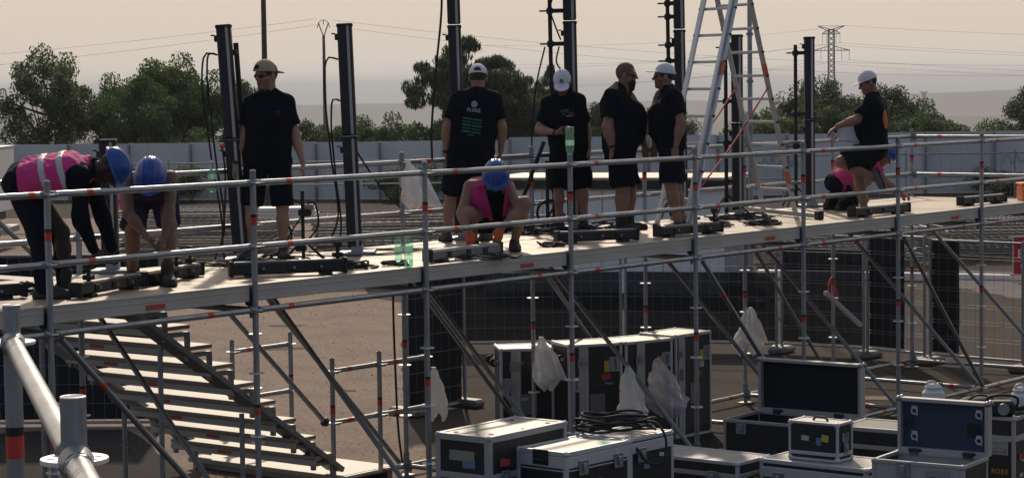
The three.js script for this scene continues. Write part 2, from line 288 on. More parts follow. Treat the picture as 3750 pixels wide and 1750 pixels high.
// ---------- truck at the left edge ----------
{
  const t = thing('box_truck', 'white box truck with red diagonal stripes at the left edge', 'truck', [24.55, 0, -31.6], CAMYAW);
  // local x = right in view, z = towards the camera; the box reaches out of the frame to the left
  part(t, 'cargo_box', box(5.2, 1.55, 2.3, 0.03), MAT.white, [-2.3, 1.72, -1.2]);
  part(t, 'roof_rail', box(5.24, 0.05, 2.34, 0.01), MAT.alu, [-2.3, 2.52, -1.2]);
  part(t, 'chassis', box(5.0, 0.18, 1.0, 0.02), MAT.black, [-2.3, 0.82, -1.2]);
  part(t, 'bumper', box(0.3, 0.16, 2.2, 0.02), MAT.galvOld, [0.25, 0.48, -1.2]);
  for (const z of [-0.35, -2.05]) for (const x of [-0.1, -3.8]) { const w = part(t, 'wheel', new THREE.CylinderGeometry(0.42, 0.42, 0.26, 24), MAT.rubber, [x - 0.35, 0.42, z], [Math.PI / 2, 0, 0]); part(w, 'rim', new THREE.CylinderGeometry(0.22, 0.22, 0.27, 18), MAT.alu); }
  const c = document.createElement('canvas'); c.width = 256; c.height = 256; const x = c.getContext('2d'); x.fillStyle = '#d9d9da'; x.fillRect(0, 0, 256, 256);
  x.fillStyle = '#b01f24'; x.beginPath(); x.moveTo(0, 60); x.lineTo(256, 120); x.lineTo(256, 160); x.lineTo(0, 100); x.fill(); x.beginPath(); x.moveTo(0, 40); x.lineTo(256, 100); x.lineTo(256, 108); x.lineTo(0, 48); x.fill();
  x.fillStyle = '#3d4650'; x.font = 'bold 60px sans-serif'; x.fillText('GTF', 118, 215); x.fillText('S', 10, 225); x.fillRect(100, 8, 130, 22);
  const tx = new THREE.CanvasTexture(c); tx.colorSpace = THREE.SRGBColorSpace;
  part(t, 'printed_side_panel', new THREE.PlaneGeometry(1.3, 1.5), M([1, 1, 1], 0.5, 0, { map: tx }), [-0.36, 1.72, -0.045]);
  part(t, 'tail_light', box(0.06, 0.14, 0.05, 0.01), MAT.redLabel, [0.28, 0.92, -0.06]);
}
// ---------- lamp post, utility pole, steel pole ----------
{
  const t = thing('lamp_post', 'tall dark olive lamp post rising behind the man in a beige cap', 'lamp post', [32.4, 0, -29.7]);
  part(t, 'pole', new THREE.CylinderGeometry(0.055, 0.09, 9, 14), M([0.06, 0.06, 0.045], 0.7), [0, 4.5, 0]); part(t, 'base', box(0.4, 0.2, 0.4, 0.03), MAT.concrete, [0, 0.1, 0]);
  part(t, 'lamp_arm', tubeG([0, 9, 0], [1.1, 9.2, 0.6], 0.035), M([0.06, 0.06, 0.045], 0.7)); part(t, 'lamp_head', box(0.7, 0.12, 0.3, 0.04), MAT.black, [1.35, 9.2, 0.75], [0, -0.5, 0]);
  const s = thing('steel_mast', 'pale grey ringed steel mast standing behind the stepladder', 'mast', [23.3, 0, -8.9]);
  part(s, 'mast_tube', new THREE.CylinderGeometry(0.036, 0.05, 8, 14), MAT.galv, [0, 4, 0]); for (let i = 0; i < 9; i++) part(s, 'collar', new THREE.CylinderGeometry(0.062, 0.062, 0.05, 14), MAT.galvOld, [0, 0.6 + i * 0.82, 0]);
  part(s, 'foot_plate', box(0.5, 0.04, 0.5), MAT.galvOld, [0, 0.02, 0]);
  const u = thing('utility_pole', 'thin concrete utility pole with a Y-shaped head beyond the trees', 'utility pole', [99.5, -3, -90.3], CAMYAW);
  const pm = M([0.14, 0.125, 0.11], 0.9); part(u, 'pole', new THREE.CylinderGeometry(0.09, 0.16, 10.4, 12), pm, [0, 5.2, 0]);
  for (const k of [-1, 1]) { part(u, 'fork_arm', tubeG([0, 10.3, 0], [k * 0.32, 11.2, 0], 0.035), pm); part(u, 'insulator', tubeG([k * 0.34, 11.2, 0], [k * 0.40, 10.9, 0], 0.025), pm); }
  part(u, 'arched_crossarm', curve([[-0.40, 10.95, 0], [-0.3, 11.25, 0], [0, 11.42, 0], [0.3, 11.25, 0], [0.40, 10.95, 0]], 0.022, 24), pm); part(u, 'insulator', tubeG([0, 11.42, 0], [0, 11.1, 0], 0.025), pm);
}
// ---------- lattice pylons ----------
function pylon(label, pos, turn, H, r) {
  const t = thing('lattice_pylon', label, 'pylon', pos, turn, 'lattice pylons in the valley'); const m = M([0.11, 0.10, 0.105], 0.8);
  const wAt = (y) => { const f = y / H; return f < 0.62 ? 3.4 - 2.4 * (f / 0.62) : 1.0; };
  const legs = [], br = []; const ys = []; for (let y = 0; y < H * 0.97; y += (y < H * 0.5 ? 3.2 : 1.9)) ys.push(y); ys.push(H * 0.97);
  for (let i = 0; i < ys.length - 1; i++) { const a = wAt(ys[i]), b = wAt(ys[i + 1]); const c = [[-1, -1], [1, -1], [1, 1], [-1, 1]];
    for (let k = 0; k < 4; k++) { const p = c[k], q = c[(k + 1) % 4]; legs.push(tubeG([p[0] * a, ys[i], p[1] * a], [p[0] * b, ys[i + 1], p[1] * b], r * 1.25, 4)); br.push(tubeG([p[0] * a, ys[i], p[1] * a], [q[0] * b, ys[i + 1], q[1] * b], r * 0.7, 4), tubeG([q[0] * a, ys[i], q[1] * a], [p[0] * b, ys[i + 1], p[1] * b], r * 0.7, 4)); } }
  part(t, 'tower_legs', merge(legs), m); part(t, 'tower_bracing', merge(br), m);
  const arm = (y, w, up) => { const a = []; for (const s of [-1, 1]) { a.push(tubeG([0, y, 0], [s * w, y + up, 0], r, 4), tubeG([s * 0.8, y + 1.6 + up * 0.3, 0], [s * w, y + up, 0], r, 4)); for (let i = 1; i < 5; i++) { const x = s * w * i / 5; a.push(tubeG([x, y + up * i / 5, 0], [s * w * (i - 0.6) / 5, y + up * i / 5 + 1.6 * (1 - i / 5), 0], r * 0.6, 4)); } } part(t, 'cross_arm', merge(a), m);
    for (const s of [-0.95, -0.55, 0.55, 0.95]) part(t, 'insulator', tubeG([s * w, y + up, 0], [s * w, y + up - 3.4, 0], r * 0.55, 4), m); };
  arm(H * 0.80, 6.6, 0); arm(H * 0.935, 3.2, 0); const horns = []; for (const s of [-1, 1]) horns.push(tubeG([0, H * 0.945, 0], [s * 4.8, H, 0], r, 4), tubeG([0, H * 0.97, 0], [s * 4.8, H, 0], r, 4), tubeG([s * 1.8, H * 0.96, 0], [s * 3.2, H * 0.935, 0], r, 4)); horns.push(tubeG([-4.8, H, 0], [4.8, H * 0.998, 0], r * 0.6, 4)); part(t, 'earth_wire_horns', merge(horns), m); return t;
}
pylon('large lattice pylon above the dark trees on the right', [687.3, -19, -397.6], CAMYAW, 43, 0.13);
pylon('tiny lattice pylon far off in the hazy valley on the right', [2233, -50, -1190], CAMYAW + 0.3, 44, 0.34);
{ // overhead wires
  const wm = M([0.12, 0.115, 0.11], 0.8); const mid = (a, b, s, n = 10) => { const o = []; for (let i = 0; i <= n; i++) { const t = i / n, p = mix3(a, b, t); p[1] -= s * 4 * t * (1 - t); o.push(p); } return o; };
  const U = [99.5, 8.3, -90.3], C0 = [-10.7, 0, 12.7];
  solo('overhead_wire', 'upper power cable leaving the utility pole to the left over the trees', 'wire', curve(mid([99.2, 8.5, -90.6], [62, 5.0, -118], 0.6), 0.008, 20, 4), wm, 'overhead wires');
  solo('overhead_wire', 'lower power cable leaving the utility pole to the left over the trees', 'wire', curve(mid([99.2, 8.1, -90.6], [62, 4.2, -118], 0.7), 0.008, 20, 4), wm, 'overhead wires');
  solo('overhead_wire', 'upper power cable leaving the utility pole to the right behind the pine', 'wire', curve(mid([99.9, 8.4, -89.9], [150, 5.0, -64], 0.8), 0.008, 20, 4), wm, 'overhead wires');
  solo('overhead_wire', 'lower power cable leaving the utility pole to the right behind the pine', 'wire', curve(mid([99.9, 8.0, -89.9], [150, 4.2, -64], 0.9), 0.008, 20, 4), wm, 'overhead wires');
  const P = [687.3, -19, -397.6], rx = 0.6217, rz = 0.7832; const nm = ['topmost', 'second', 'third', 'fourth', 'lowest'];
  [[4.8, 43, 0], [3.1, 37, 0], [-3.1, 36.6, 0], [6.4, 31, 0], [-6.4, 30.4, 0]].forEach(([o, y], k) => { const a = [P[0] + rx * o, P[1] + y, P[2] + rz * o];
    solo('overhead_wire', nm[k] + ' conductor running right from the large lattice pylon', 'wire', curve(mid(a, [a[0] + 120, a[1] - 6 - k * 0.8, a[2] + 150], 2.2), 0.036, 16, 4), wm, 'overhead wires');
    solo('overhead_wire', nm[k] + ' conductor running left from the large lattice pylon', 'wire', curve(mid(a, [a[0] - 60, a[1] - 4 - k, a[2] - 130], 3), 0.034, 16, 4), wm, 'overhead wires'); });
}
// ---------- trees ----------
const leafMat = (c) => { const m = new THREE.MeshPhysicalMaterial({ roughness: 0.9, transmission: 0.4, thickness: 0, vertexColors: true, side: THREE.DoubleSide }); m.color.setRGB(...c); return m; };
function crownGeo(R, H, n, leaf, clumps, opt = {}) { // leaves gathered into clumps inside an uneven envelope
  const pos = [], nor = [], col = []; const C = [];
  for (let i = 0; i < clumps; i++) { let x, y, z, k = 0; do { x = rnd(-1, 1); y = rnd(-1, 1); z = rnd(-1, 1); } while (x * x + y * y + z * z > 1 || (x * x + y * y + z * z < 0.12 && k++ < 4)); const w = opt.shape ? opt.shape(y) : 1; C.push([x * R * w, y * H, z * R * w, rnd(0.55, 1.15)]); }
  const cr = (opt.clump || 0.5); const q = new THREE.Quaternion(), e = new THREE.Euler();
  for (let i = 0; i < n; i++) {
    const c = C[i % C.length]; let x, y, z; do { x = rnd(-1, 1); y = rnd(-1, 1); z = rnd(-1, 1); } while (x * x + y * y + z * z > 1); const s = cr * c[3];
    const px = c[0] + x * s * (opt.flat || 1), py = c[1] + y * s * (opt.flatY || 0.8), pz = c[2] + z * s * (opt.flat || 1);
    e.set(rnd(-1.2, 1.2), rnd(6.28), rnd(-1.2, 1.2)); if (opt.needle) e.set(rnd(-0.5, 0.5), rnd(6.28), rnd(0.4, 1.5)); q.setFromEuler(e); const L = leaf * rnd(0.6, 1.35), w = L * (opt.needle ? 0.16 : 0.5);
    const P = [V(-L, 0, 0), V(0, w * 0.15, w), V(L, 0, 0), V(0, w * 0.15, -w)].map(v => v.applyQuaternion(q)); const nn = V(0, 1, 0).applyQuaternion(q);
    const t = rnd(0.7, 1.3), hy = rnd(), cc = hy < 0.16 ? [1.9 * t, 1.55 * t, 0.7 * t] : [t, t, t * rnd(0.8, 1.1)];
    for (const k of [0, 1, 2, 0, 2, 3]) { pos.push(px + P[k].x, py + P[k].y, pz + P[k].z); nor.push(nn.x, nn.y, nn.z); col.push(...cc); }
  }
  const g = new THREE.BufferGeometry(); g.setAttribute('position', new THREE.Float32BufferAttribute(pos, 3)); g.setAttribute('normal', new THREE.Float32BufferAttribute(nor, 3)); g.setAttribute('color', new THREE.Float32BufferAttribute(col, 3)); return { g, C };
}
function treeGeo(R, H, base, n, leaf, clumps, opt) {
  const { g, C } = crownGeo(R, H, n, leaf, clumps, opt); const wood = []; const cy = base + H;
  wood.push(new THREE.CylinderGeometry(0.09, 0.16, base + H * 0.6, 7).translate(0, (base + H * 0.6) / 2, 0)); const limbs = [];
  for (let i = 0; i < Math.min(16, C.length); i++) { const c = C[i], y0 = base * 0.7 + rnd(0.2, 1.0) * H; const a = [0, Math.min(y0, cy + c[1] - 0.1), 0], b = [c[0], cy + c[1], c[2]]; const A = V(...a), B = V(...b), d = B.clone().sub(A), L = d.length(); if (L < 0.2) continue; const cg = new THREE.CylinderGeometry(0.012, 0.05, L, 5).applyMatrix4(new THREE.Matrix4().compose(A.clone().add(B).multiplyScalar(0.5), new THREE.Quaternion().setFromUnitVectors(UP, d.normalize()), V(1, 1, 1))); limbs.push(cg); }
  g.translate(0, cy, 0); return { crown: g, trunk: merge(wood), limbs: merge(limbs) };
}
const KIND = {
  broad: [treeGeo(2.0, 1.75, 0.9, 22000, 0.066, 62, { clump: 0.56 }), leafMat([0.066, 0.112, 0.024])],
  broad2: [treeGeo(1.7, 1.8, 0.8, 18000, 0.066, 46, { clump: 0.54 }), leafMat([0.058, 0.104, 0.022])],
  dark: [treeGeo(1.9, 1.65, 0.25, 22000, 0.060, 64, { clump: 0.62 }), leafMat([0.042, 0.066, 0.020])],
  bush: [treeGeo(1.5, 1.0, 0.15, 12000, 0.060, 34, { clump: 0.5 }), leafMat([0.07, 0.112, 0.026])],
  pine: [treeGeo(2.4, 2.3, 1.1, 28000, 0.14, 80, { clump: 0.54, needle: true, flatY: 0.6, shape: (y) => 0.55 + 0.45 * Math.sqrt(Math.max(0, 1 - (y + 0.25) * (y + 0.25))) }), leafMat([0.040, 0.064, 0.022])],
};
function tree(kind, name, label, x, z, s, sy, y = 0) {
  const [k, m] = KIND[kind]; const t = thing(name, label, kind === 'bush' ? 'shrub' : 'tree', [x, y, z], rnd(6.28), kind === 'bush' ? 'shrubs behind the hoarding' : 'trees behind the hoarding'); t.scale.set(s, sy, s);
  part(t, 'trunk', k.trunk, MAT.bark); part(t, 'limbs', k.limbs, MAT.bark); part(t, 'crown', k.crown, m); return t;
}
tree('broad', 'leafy_tree', 'tallest leafy tree of the left-hand group above the pink-vested bending worker', 49.9, -59.3, 1.0, 1.28);
tree('broad2', 'leafy_tree', 'leafy tree at the left edge of the picture behind the hoarding', 47.6, -62.0, 0.85, 1.05);
tree('broad2', 'leafy_tree', 'lower leafy tree in the gap between the two big left-hand trees', 51.8, -55.9, 0.85, 1.0);
tree('broad', 'leafy_tree', 'big leafy tree directly behind the leaning black column', 55.4, -57.6, 1.0, 1.2);
tree('broad2', 'leafy_tree', 'leafy tree behind the left shoulder of the man in a beige cap', 58.5, -57.3, 0.8, 0.95);
tree('broad', 'leafy_tree', 'leafy tree filling the gap behind the two helmeted bending workers', 53.2, -58.6, 0.9, 1.02);
tree('broad2', 'leafy_tree', 'leafy tree rising just left of the leaning black column', 56.9, -59.6, 0.95, 1.08);
tree('bush', 'shrub', 'low shrub at the left edge in front of the leafy trees', 46.7, -58.5, 1.0, 0.95);
tree('bush', 'shrub', 'yellowish shrub below the tallest left-hand tree', 49.8, -56.3, 1.1, 0.95);
tree('bush', 'shrub', 'yellowish shrub between the big left-hand trees', 52.4, -54.2, 1.0, 1.05);
tree('bush', 'shrub', 'shrub below the big leafy tree by the leaning black column', 55.5, -53.6, 1.1, 1.0);
tree('bush', 'shrub', 'shrub right of the man in a beige cap', 58.4, -53.1, 1.0, 1.35);
tree('bush', 'shrub', 'shrub at the foot of the utility pole', 60.3, -52.6, 0.95, 1.2);
tree('dark', 'dark_tree', 'small dark tree just right of the tall black column', 63.4, -54.6, 0.62, 0.68);
tree('bush', 'shrub', 'shrub left of the pine tree', 62.0, -50.2, 1.0, 1.25);
tree('bush', 'shrub', 'shrub under the left branches of the pine tree', 63.2, -48.9, 1.0, 1.4);
tree('pine', 'pine_tree', 'large spreading pine tree behind the man with a printed back', 66.7, -51.0, 1.16, 1.06);
tree('pine', 'pine_tree', 'right half of the pine group behind the tall column', 68.9, -51.2, 0.8, 0.92);
tree('dark', 'dark_tree', 'dark bushy tree low behind the right side of the pine', 67.8, -48.4, 0.85, 0.95);
tree('pine', 'pine_tree', 'thin wispy pine behind the man reading in a white cap', 72.4, -50.8, 0.5, 0.85);
tree('bush', 'shrub', 'shrub behind the man reading in a white cap', 68.9, -46.6, 1.0, 1.2);
tree('dark', 'dark_tree', 'dark tree between the reading man and the bearded man', 70.6, -46.6, 0.62, 0.85);
tree('bush', 'shrub', 'shrub behind the bearded man', 70.2, -44.4, 1.0, 1.25);
tree('dark', 'dark_tree', 'dark tree between the bearded man and the man facing him', 72.4, -44.2, 0.62, 0.78);
tree('bush', 'shrub', 'low shrub behind the stepladder', 71.6, -41.4, 1.0, 0.85);
tree('bush', 'shrub', 'shrub right of the stepladder', 71.6, -37.6, 1.1, 1.25);
tree('dark', 'dark_tree', 'largest dark tree of the right-hand group under the pylon', 76.8, -39.4, 0.98, 1.08);
tree('dark', 'dark_tree', 'dark tree behind the man sorting papers', 80.6, -38.2, 0.9, 1.0);
tree('bush', 'shrub', 'pale shrub in front of the largest dark tree', 74.4, -37.4, 1.1, 1.5);
tree('bush', 'shrub', 'shrub behind the back of the man sorting papers', 77.0, -34.9, 1.1, 1.2);
tree('bush', 'shrub', 'low shrub under the tiny distant pylon', 79.0, -33.7, 1.1, 0.85);
tree('bush', 'shrub', 'low shrub left of the tree at the right edge', 80.5, -32.1, 1.1, 0.9);
tree('dark', 'dark_tree', 'dark tree at the right edge of the picture', 77.6, -29.3, 0.85, 0.98);
tree('bush', 'shrub', 'shrub under the dark tree at the right edge', 75.8, -29.8, 1.0, 1.0);
tree('bush', 'shrub', 'low shrub at the foot of the hoarding behind the tall black column', 48.0, -38.4, 0.85, 0.62);
tree('bush', 'shrub', 'low shrub at the foot of the hoarding behind the white plastic bag', 50.0, -34.6, 0.6, 0.4);
tree('bush', 'shrub', 'low shrub at the foot of the hoarding right of the crouching workers', 60.3, -22.4, 0.75, 0.42);
tree('bush', 'shrub', 'low weeds at the foot of the hoarding behind the shirtless worker', 44.4, -46.2, 0.85, 0.6);

tree('dark', 'dark_tree', 'dark tree filling the gap left of the pylon trees', 73.9, -40.4, 0.75, 0.72);
tree('bush', 'shrub', 'shrub below the dark tree behind the man with papers', 79.6, -36.6, 1.1, 1.35);
tree('bush', 'shrub', 'shrub between the right-hand tree group and the tiny pylon', 82.4, -36.2, 1.1, 1.1);
tree('bush', 'shrub', 'shrub between the pine and the thin wispy pine', 70.4, -49.6, 1.2, 1.3);
tree('dark', 'dark_tree', 'dark tree between the two pines', 71.2, -51.8, 0.8, 0.95);
tree('broad2', 'leafy_tree', 'leafy tree at the right side of the left-hand group', 60.9, -58.2, 0.7, 0.85);
// loose gravel and litter on the pale yard, stains
{
  const inPoly = (x, z, P) => { let c = false; for (let i = 0, j = P.length - 1; i < P.length; j = i++) { const [xi, zi] = P[i], [xj, zj] = P[j]; if ((zi > z) !== (zj > z) && x < (xj - xi) * (z - zi) / (zj - zi) + xi) c = !c; } return c; };
  const Y = [[-0.79, -0.89], [33.12, -46.8], [39.45, -33.57], [20.44, -15.41], [19.96, -14.14], [9.31, -4.78], [7.66, -3.06], [6.19, -1.59], [1.55, 2.4]];
  const g = new THREE.DodecahedronGeometry(1, 0), N = 2500, m = new THREE.InstancedMesh(g, M([0.46, 0.39, 0.33], 0.95), N); m.name = 'loose_gravel'; m.userData = { kind: 'stuff', label: 'loose pale gravel strewn over the yard behind the stage', category: 'gravel' }; m.castShadow = m.receiveShadow = true; const M4 = new THREE.Matrix4(), Q = new THREE.Quaternion(), E = new THREE.Euler(), C = new THREE.Color(); let n = 0;
  while (n < N) { const t = Math.pow(rnd(), 1.5), d = 6 + t * 30, a = rnd(-0.32, 0.32), x = d * 0.66 + rnd(-4, 4) + 3, z = -d * 0.75 + rnd(-4, 4) + 2; if (!inPoly(x, z, Y)) continue; const s = rnd(0.003, 0.010) * (0.8 + t); E.set(rnd(6), rnd(6), rnd(6)); Q.setFromEuler(E); M4.compose(V(x, 0.006 + s * 0.3, z), Q, V(s * rnd(0.9, 1.5), s * 0.35, s)); m.setMatrixAt(n, M4); const k = rnd(0.55, 1.5); C.setRGB(k, k * 0.97, k * 0.93); m.setColorAt(n, C); n++; } scene.add(m);
  const dark = M([0.10, 0.07, 0.055], 0.9, 0, { specularIntensity: 0.2 });
  for (const [x, z, w, h, nm] of [[13.6, -10.9, 0.42, 0.16, 'brown stain on the pale yard behind the stairs'], [10.6, -6.9, 0.12, 0.08, 'small dark stain on the pale yard beside the guard rail'], [16.0, -13.2, 0.3, 0.14, 'faint far stain on the pale yard']]) { const P = []; for (let i = 0; i < 22; i++) { const a = i / 22 * 6.283, r = 1 + 0.35 * N3.noise(Math.cos(a) * 1.5 + x, Math.sin(a) * 1.5, z); P.push([x + (w * r * Math.cos(a)) * 0.62 - (h * r * Math.sin(a)) * 0.78, z + (w * r * Math.cos(a)) * 0.78 + (h * r * Math.sin(a)) * 0.62]); } sheet('ground_stain', P, 0.009, dark, 0.0); }
}

sheet('painted_fence_shade', [[4.49, -9.03], [5.73, -7.71], [6.44, -7.15], [6.72, -6.73], [6.02, -5.52], [4.88, -3.81], [3.53, -1.97], [0.59, 1.05], [-1.02, -1.22]], 0.0105, MAT.fenceShade, 0.06);  // dark sheet painting in the shade of the netted fence behind the stairs
// ---------- the scaffold stage ----------
const BAY = 2.07, LEDGER = 2.10, DECK = 2.30, TR = 0.02415;
const GEO_ROSETTE = (() => { const s = new THREE.Shape(); s.absarc(0, 0, 0.062, 0, Math.PI * 2); for (let i = 0; i < 8; i++) { const a = i * Math.PI / 4, h = new THREE.Path(); h.absarc(Math.cos(a) * 0.044, Math.sin(a) * 0.044, i % 2 ? 0.009 : 0.0065, 0, Math.PI * 2); s.holes.push(h); } const g = new THREE.ExtrudeGeometry(s, { depth: 0.009, bevelEnabled: false, curveSegments: 8 }); g.rotateX(-Math.PI / 2); g.translate(0, -0.0045, 0); return g; })();
const GEO_WEDGE = box(0.05, 0.055, 0.07, 0.012), GEO_PIN = box(0.008, 0.03, 0.13, 0.002);
function band(tubeMesh, t, L, w = 0.06, mat = MAT.red) { // painted sleeve on a tube mesh (local y runs along the tube)
  const b = new THREE.Mesh(CYL, mat); b.name = mat === MAT.black ? 'black_band' : 'red_band'; b.castShadow = b.receiveShadow = true; b.position.y = t / L - 0.5; b.scale.set(1.035, w / L, 1.035); tubeMesh.add(b);
}
function standard(st, x, z, y0, y1, o = {}) {
  const L = y1 - y0, p = tube(st, 'standard', [x, y0, z], [x, y1, z], TR, o.mat || MAT.galv);
  for (const y of o.bands || [LEDGER + 0.70, LEDGER - 0.80]) if (y > y0 && y < y1) { band(p, y - y0, L, 0.062); band(p, y - y0 + 0.042, L, 0.024, MAT.black); }
  const sub = (g, y, m, n) => { const q = new THREE.Mesh(g, m); q.name = n; q.castShadow = q.receiveShadow = true; q.position.y = (y - y0) / L - 0.5; q.scale.set(1 / TR, 1 / L, 1 / TR); p.add(q); return q; };
  for (let y = LEDGER - 2.0; y < y1; y += 0.5) if (y > y0 + 0.02 && !(o.from && y < o.from)) sub(GEO_ROSETTE, y, MAT.rosette, 'rosette');
  if (!o.noFoot) { sub(box(0.062, 0.17, 0.062, 0.02), y0 + 0.17, MAT.galvOld, 'base_collar'); sub(box(0.15, 0.012, 0.15, 0.003), y0 + 0.007, MAT.galvOld, 'base_plate'); }
  sub(box(0.052, 0.11, 0.052, 0.018), y1 - 0.05, MAT.galvOld, 'spigot');
  return p;
}
function ledger(st, name, a, b, o = {}) {
  const A = V(...a), B = V(...b), d = B.clone().sub(A), L0 = d.length(); d.normalize(); const g = 0.05; const p = A.clone().addScaledVector(d, g), q = B.clone().addScaledVector(d, -g), L = L0 - 2 * g;
  const m = tube(st, name, p.toArray(), q.toArray(), TR * (o.r || 1), o.mat || MAT.galv);
  for (const t of o.bands || [0.34]) band(m, t, L);
  for (const e of [-0.5, 0.5]) { for (const [gg, dx, n] of [[GEO_WEDGE, 0, 'wedge_head'], [GEO_PIN, 0, 'wedge_pin']]) { const w = new THREE.Mesh(gg, MAT.galvOld); w.name = n; w.castShadow = w.receiveShadow = true; w.position.y = e + dx; w.scale.set(1 / TR, 1 / L, 1 / TR); m.add(w); } }
  return m;
}
const stage = thing('scaffold_stage', 'long raised scaffold stage with plywood deck, guard rails and red banded tubes', 'scaffold stage');
{
  const st = stage, i0 = -2, i1 = 8, W = -BAY;
  for (let i = i0; i <= i1; i++) {
    const x = i * BAY;
    standard(st, x, 0, 0.0, LEDGER + 1.1); standard(st, x, W, 0.0, LEDGER + 1.1, { bands: [LEDGER + 0.70, LEDGER - 0.80] });
    if (i < i1) for (const z of [0, W]) {
      ledger(st, 'guard_rail', [x, LEDGER + 1, z], [x + BAY, LEDGER + 1, z], { bands: z === 0 && i === -1 ? [0.34, BAY - 0.2] : [0.34] });
      ledger(st, 'guard_rail', [x, LEDGER + 0.5, z], [x + BAY, LEDGER + 0.5, z], { bands: [0.34] });
      ledger(st, 'deck_ledger', [x, LEDGER, z], [x + BAY, LEDGER, z], { bands: [i % 2 ? 0.34 : BAY - 0.55] });
      if (i >= 2 || z === 0) ledger(st, 'base_ledger', [x, LEDGER - 2, z], [x + BAY, LEDGER - 2, z], { bands: [0.4, BAY - 0.4] });
    }
    ledger(st, 'transom', [x, LEDGER, 0], [x, LEDGER, W], { bands: [] });
    if (i >= 2) ledger(st, 'base_transom', [x, LEDGER - 2, 0], [x, LEDGER - 2, W], { bands: [0.35] });
    // side braces: from the rear head down to the front foot
    if (i >= 1) { const m = tube(st, 'diagonal_brace', [x + 0.045, LEDGER - 0.03, W + 0.06], [x + 0.045, 0.13, -0.06], TR * 0.97, MAT.galvOld); band(m, 0.35, 2.8); }
  }
  for (const [a, b] of [[2, 3], [3, 4], [4, 5], [6, 7]]) { const m = tube(st, 'diagonal_brace', [a * BAY + 0.06, LEDGER - 0.04, W - 0.045], [b * BAY - 0.06, 0.14, W - 0.045], TR * 0.97, MAT.galvOld); band(m, 0.3, 2.8); }
  for (const [a, b] of [[0, 1], [4, 5], [6, 7]]) { const m = tube(st, 'diagonal_brace', [a * BAY + 0.06, LEDGER - 0.04, 0.045], [b * BAY - 0.06, 0.14, 0.045], TR * 0.97, MAT.galvOld); band(m, 0.55, 2.8); }
  // end rails
  for (const h of [1, 0.5]) ledger(st, 'guard_rail', [i1 * BAY, LEDGER + h, 0], [i1 * BAY, LEDGER + h, W], { bands: [0.35, 1.6] });
  // deck panels and edge beams
  const pm = [0.93, 1, 1.05, 0.97].map(k => { const m = MAT.ply.clone(); m.color.multiplyScalar(k); m.map = MAT.ply.map.clone(); m.map.offset.set(rnd(), rnd()); m.map.needsUpdate = true; return m; });
  for (let i = i0; i < i1; i++) for (let k = 0; k < 4; k++) part(st, 'deck_panel', box(BAY / 4 - 0.007, 0.022, BAY - 0.10, 0.003), pm[(i * 3 + k * 5 + 40) % 4], [i * BAY + BAY / 4 * (k + 0.5), DECK - 0.011 + rnd(-0.0015, 0.0015), -BAY / 2]);
  for (let i = i0; i < i1; i++) {
    for (const [z, s] of [[-0.035, 1], [W + 0.035, -1]]) {
      const e = part(st, 'edge_beam', box(BAY - 0.075, 0.10, 0.026, 0.004), MAT.edgeBeam, [i * BAY + BAY / 2, DECK - 0.062, z]);
      part(e, 'edge_lip', box(BAY - 0.08, 0.018, 0.04, 0.004), MAT.edgeBeam, [0, 0.055, -s * 0.004]);
      part(e, 'edge_flange', box(BAY - 0.085, 0.022, 0.034, 0.004), MAT.edgeBeam, [0, -0.058, 0]);
      part(e, 'groove_rib', box(BAY - 0.08, 0.010, 0.034, 0.003), MAT.edgeBeam, [0, 0.012, 0]);
      if (z > -1 && i % 2 === 0) part(e, 'maker_plate', box(0.19, 0.036, 0.004, 0.001), MAT.redLabel, [i === 0 ? 0.0 : 0.4, -0.028, 0.017]);
    }
    for (const f of [0.02, 0.35, 0.65]) part(st, 'joist', box(0.05, 0.09, BAY - 0.12), MAT.plyUnder, [i * BAY + f * BAY + 0.05, DECK - 0.07, W / 2]);
    part(st, 'underside_board', box(BAY - 0.16, 0.012, BAY - 0.14, 0.002), MAT.plyUnder, [i * BAY + BAY / 2, DECK - 0.031, W / 2]);
  }
  for (let i = i0; i <= i1; i++) for (const z of [-0.03, W + 0.03]) part(st, 'deck_claw', box(0.075, 0.13, 0.05, 0.01), MAT.black, [i * BAY + (z > -1 ? 0 : 0), LEDGER + 0.10, z + (z > -1 ? -0.03 : 0.03)]);
}
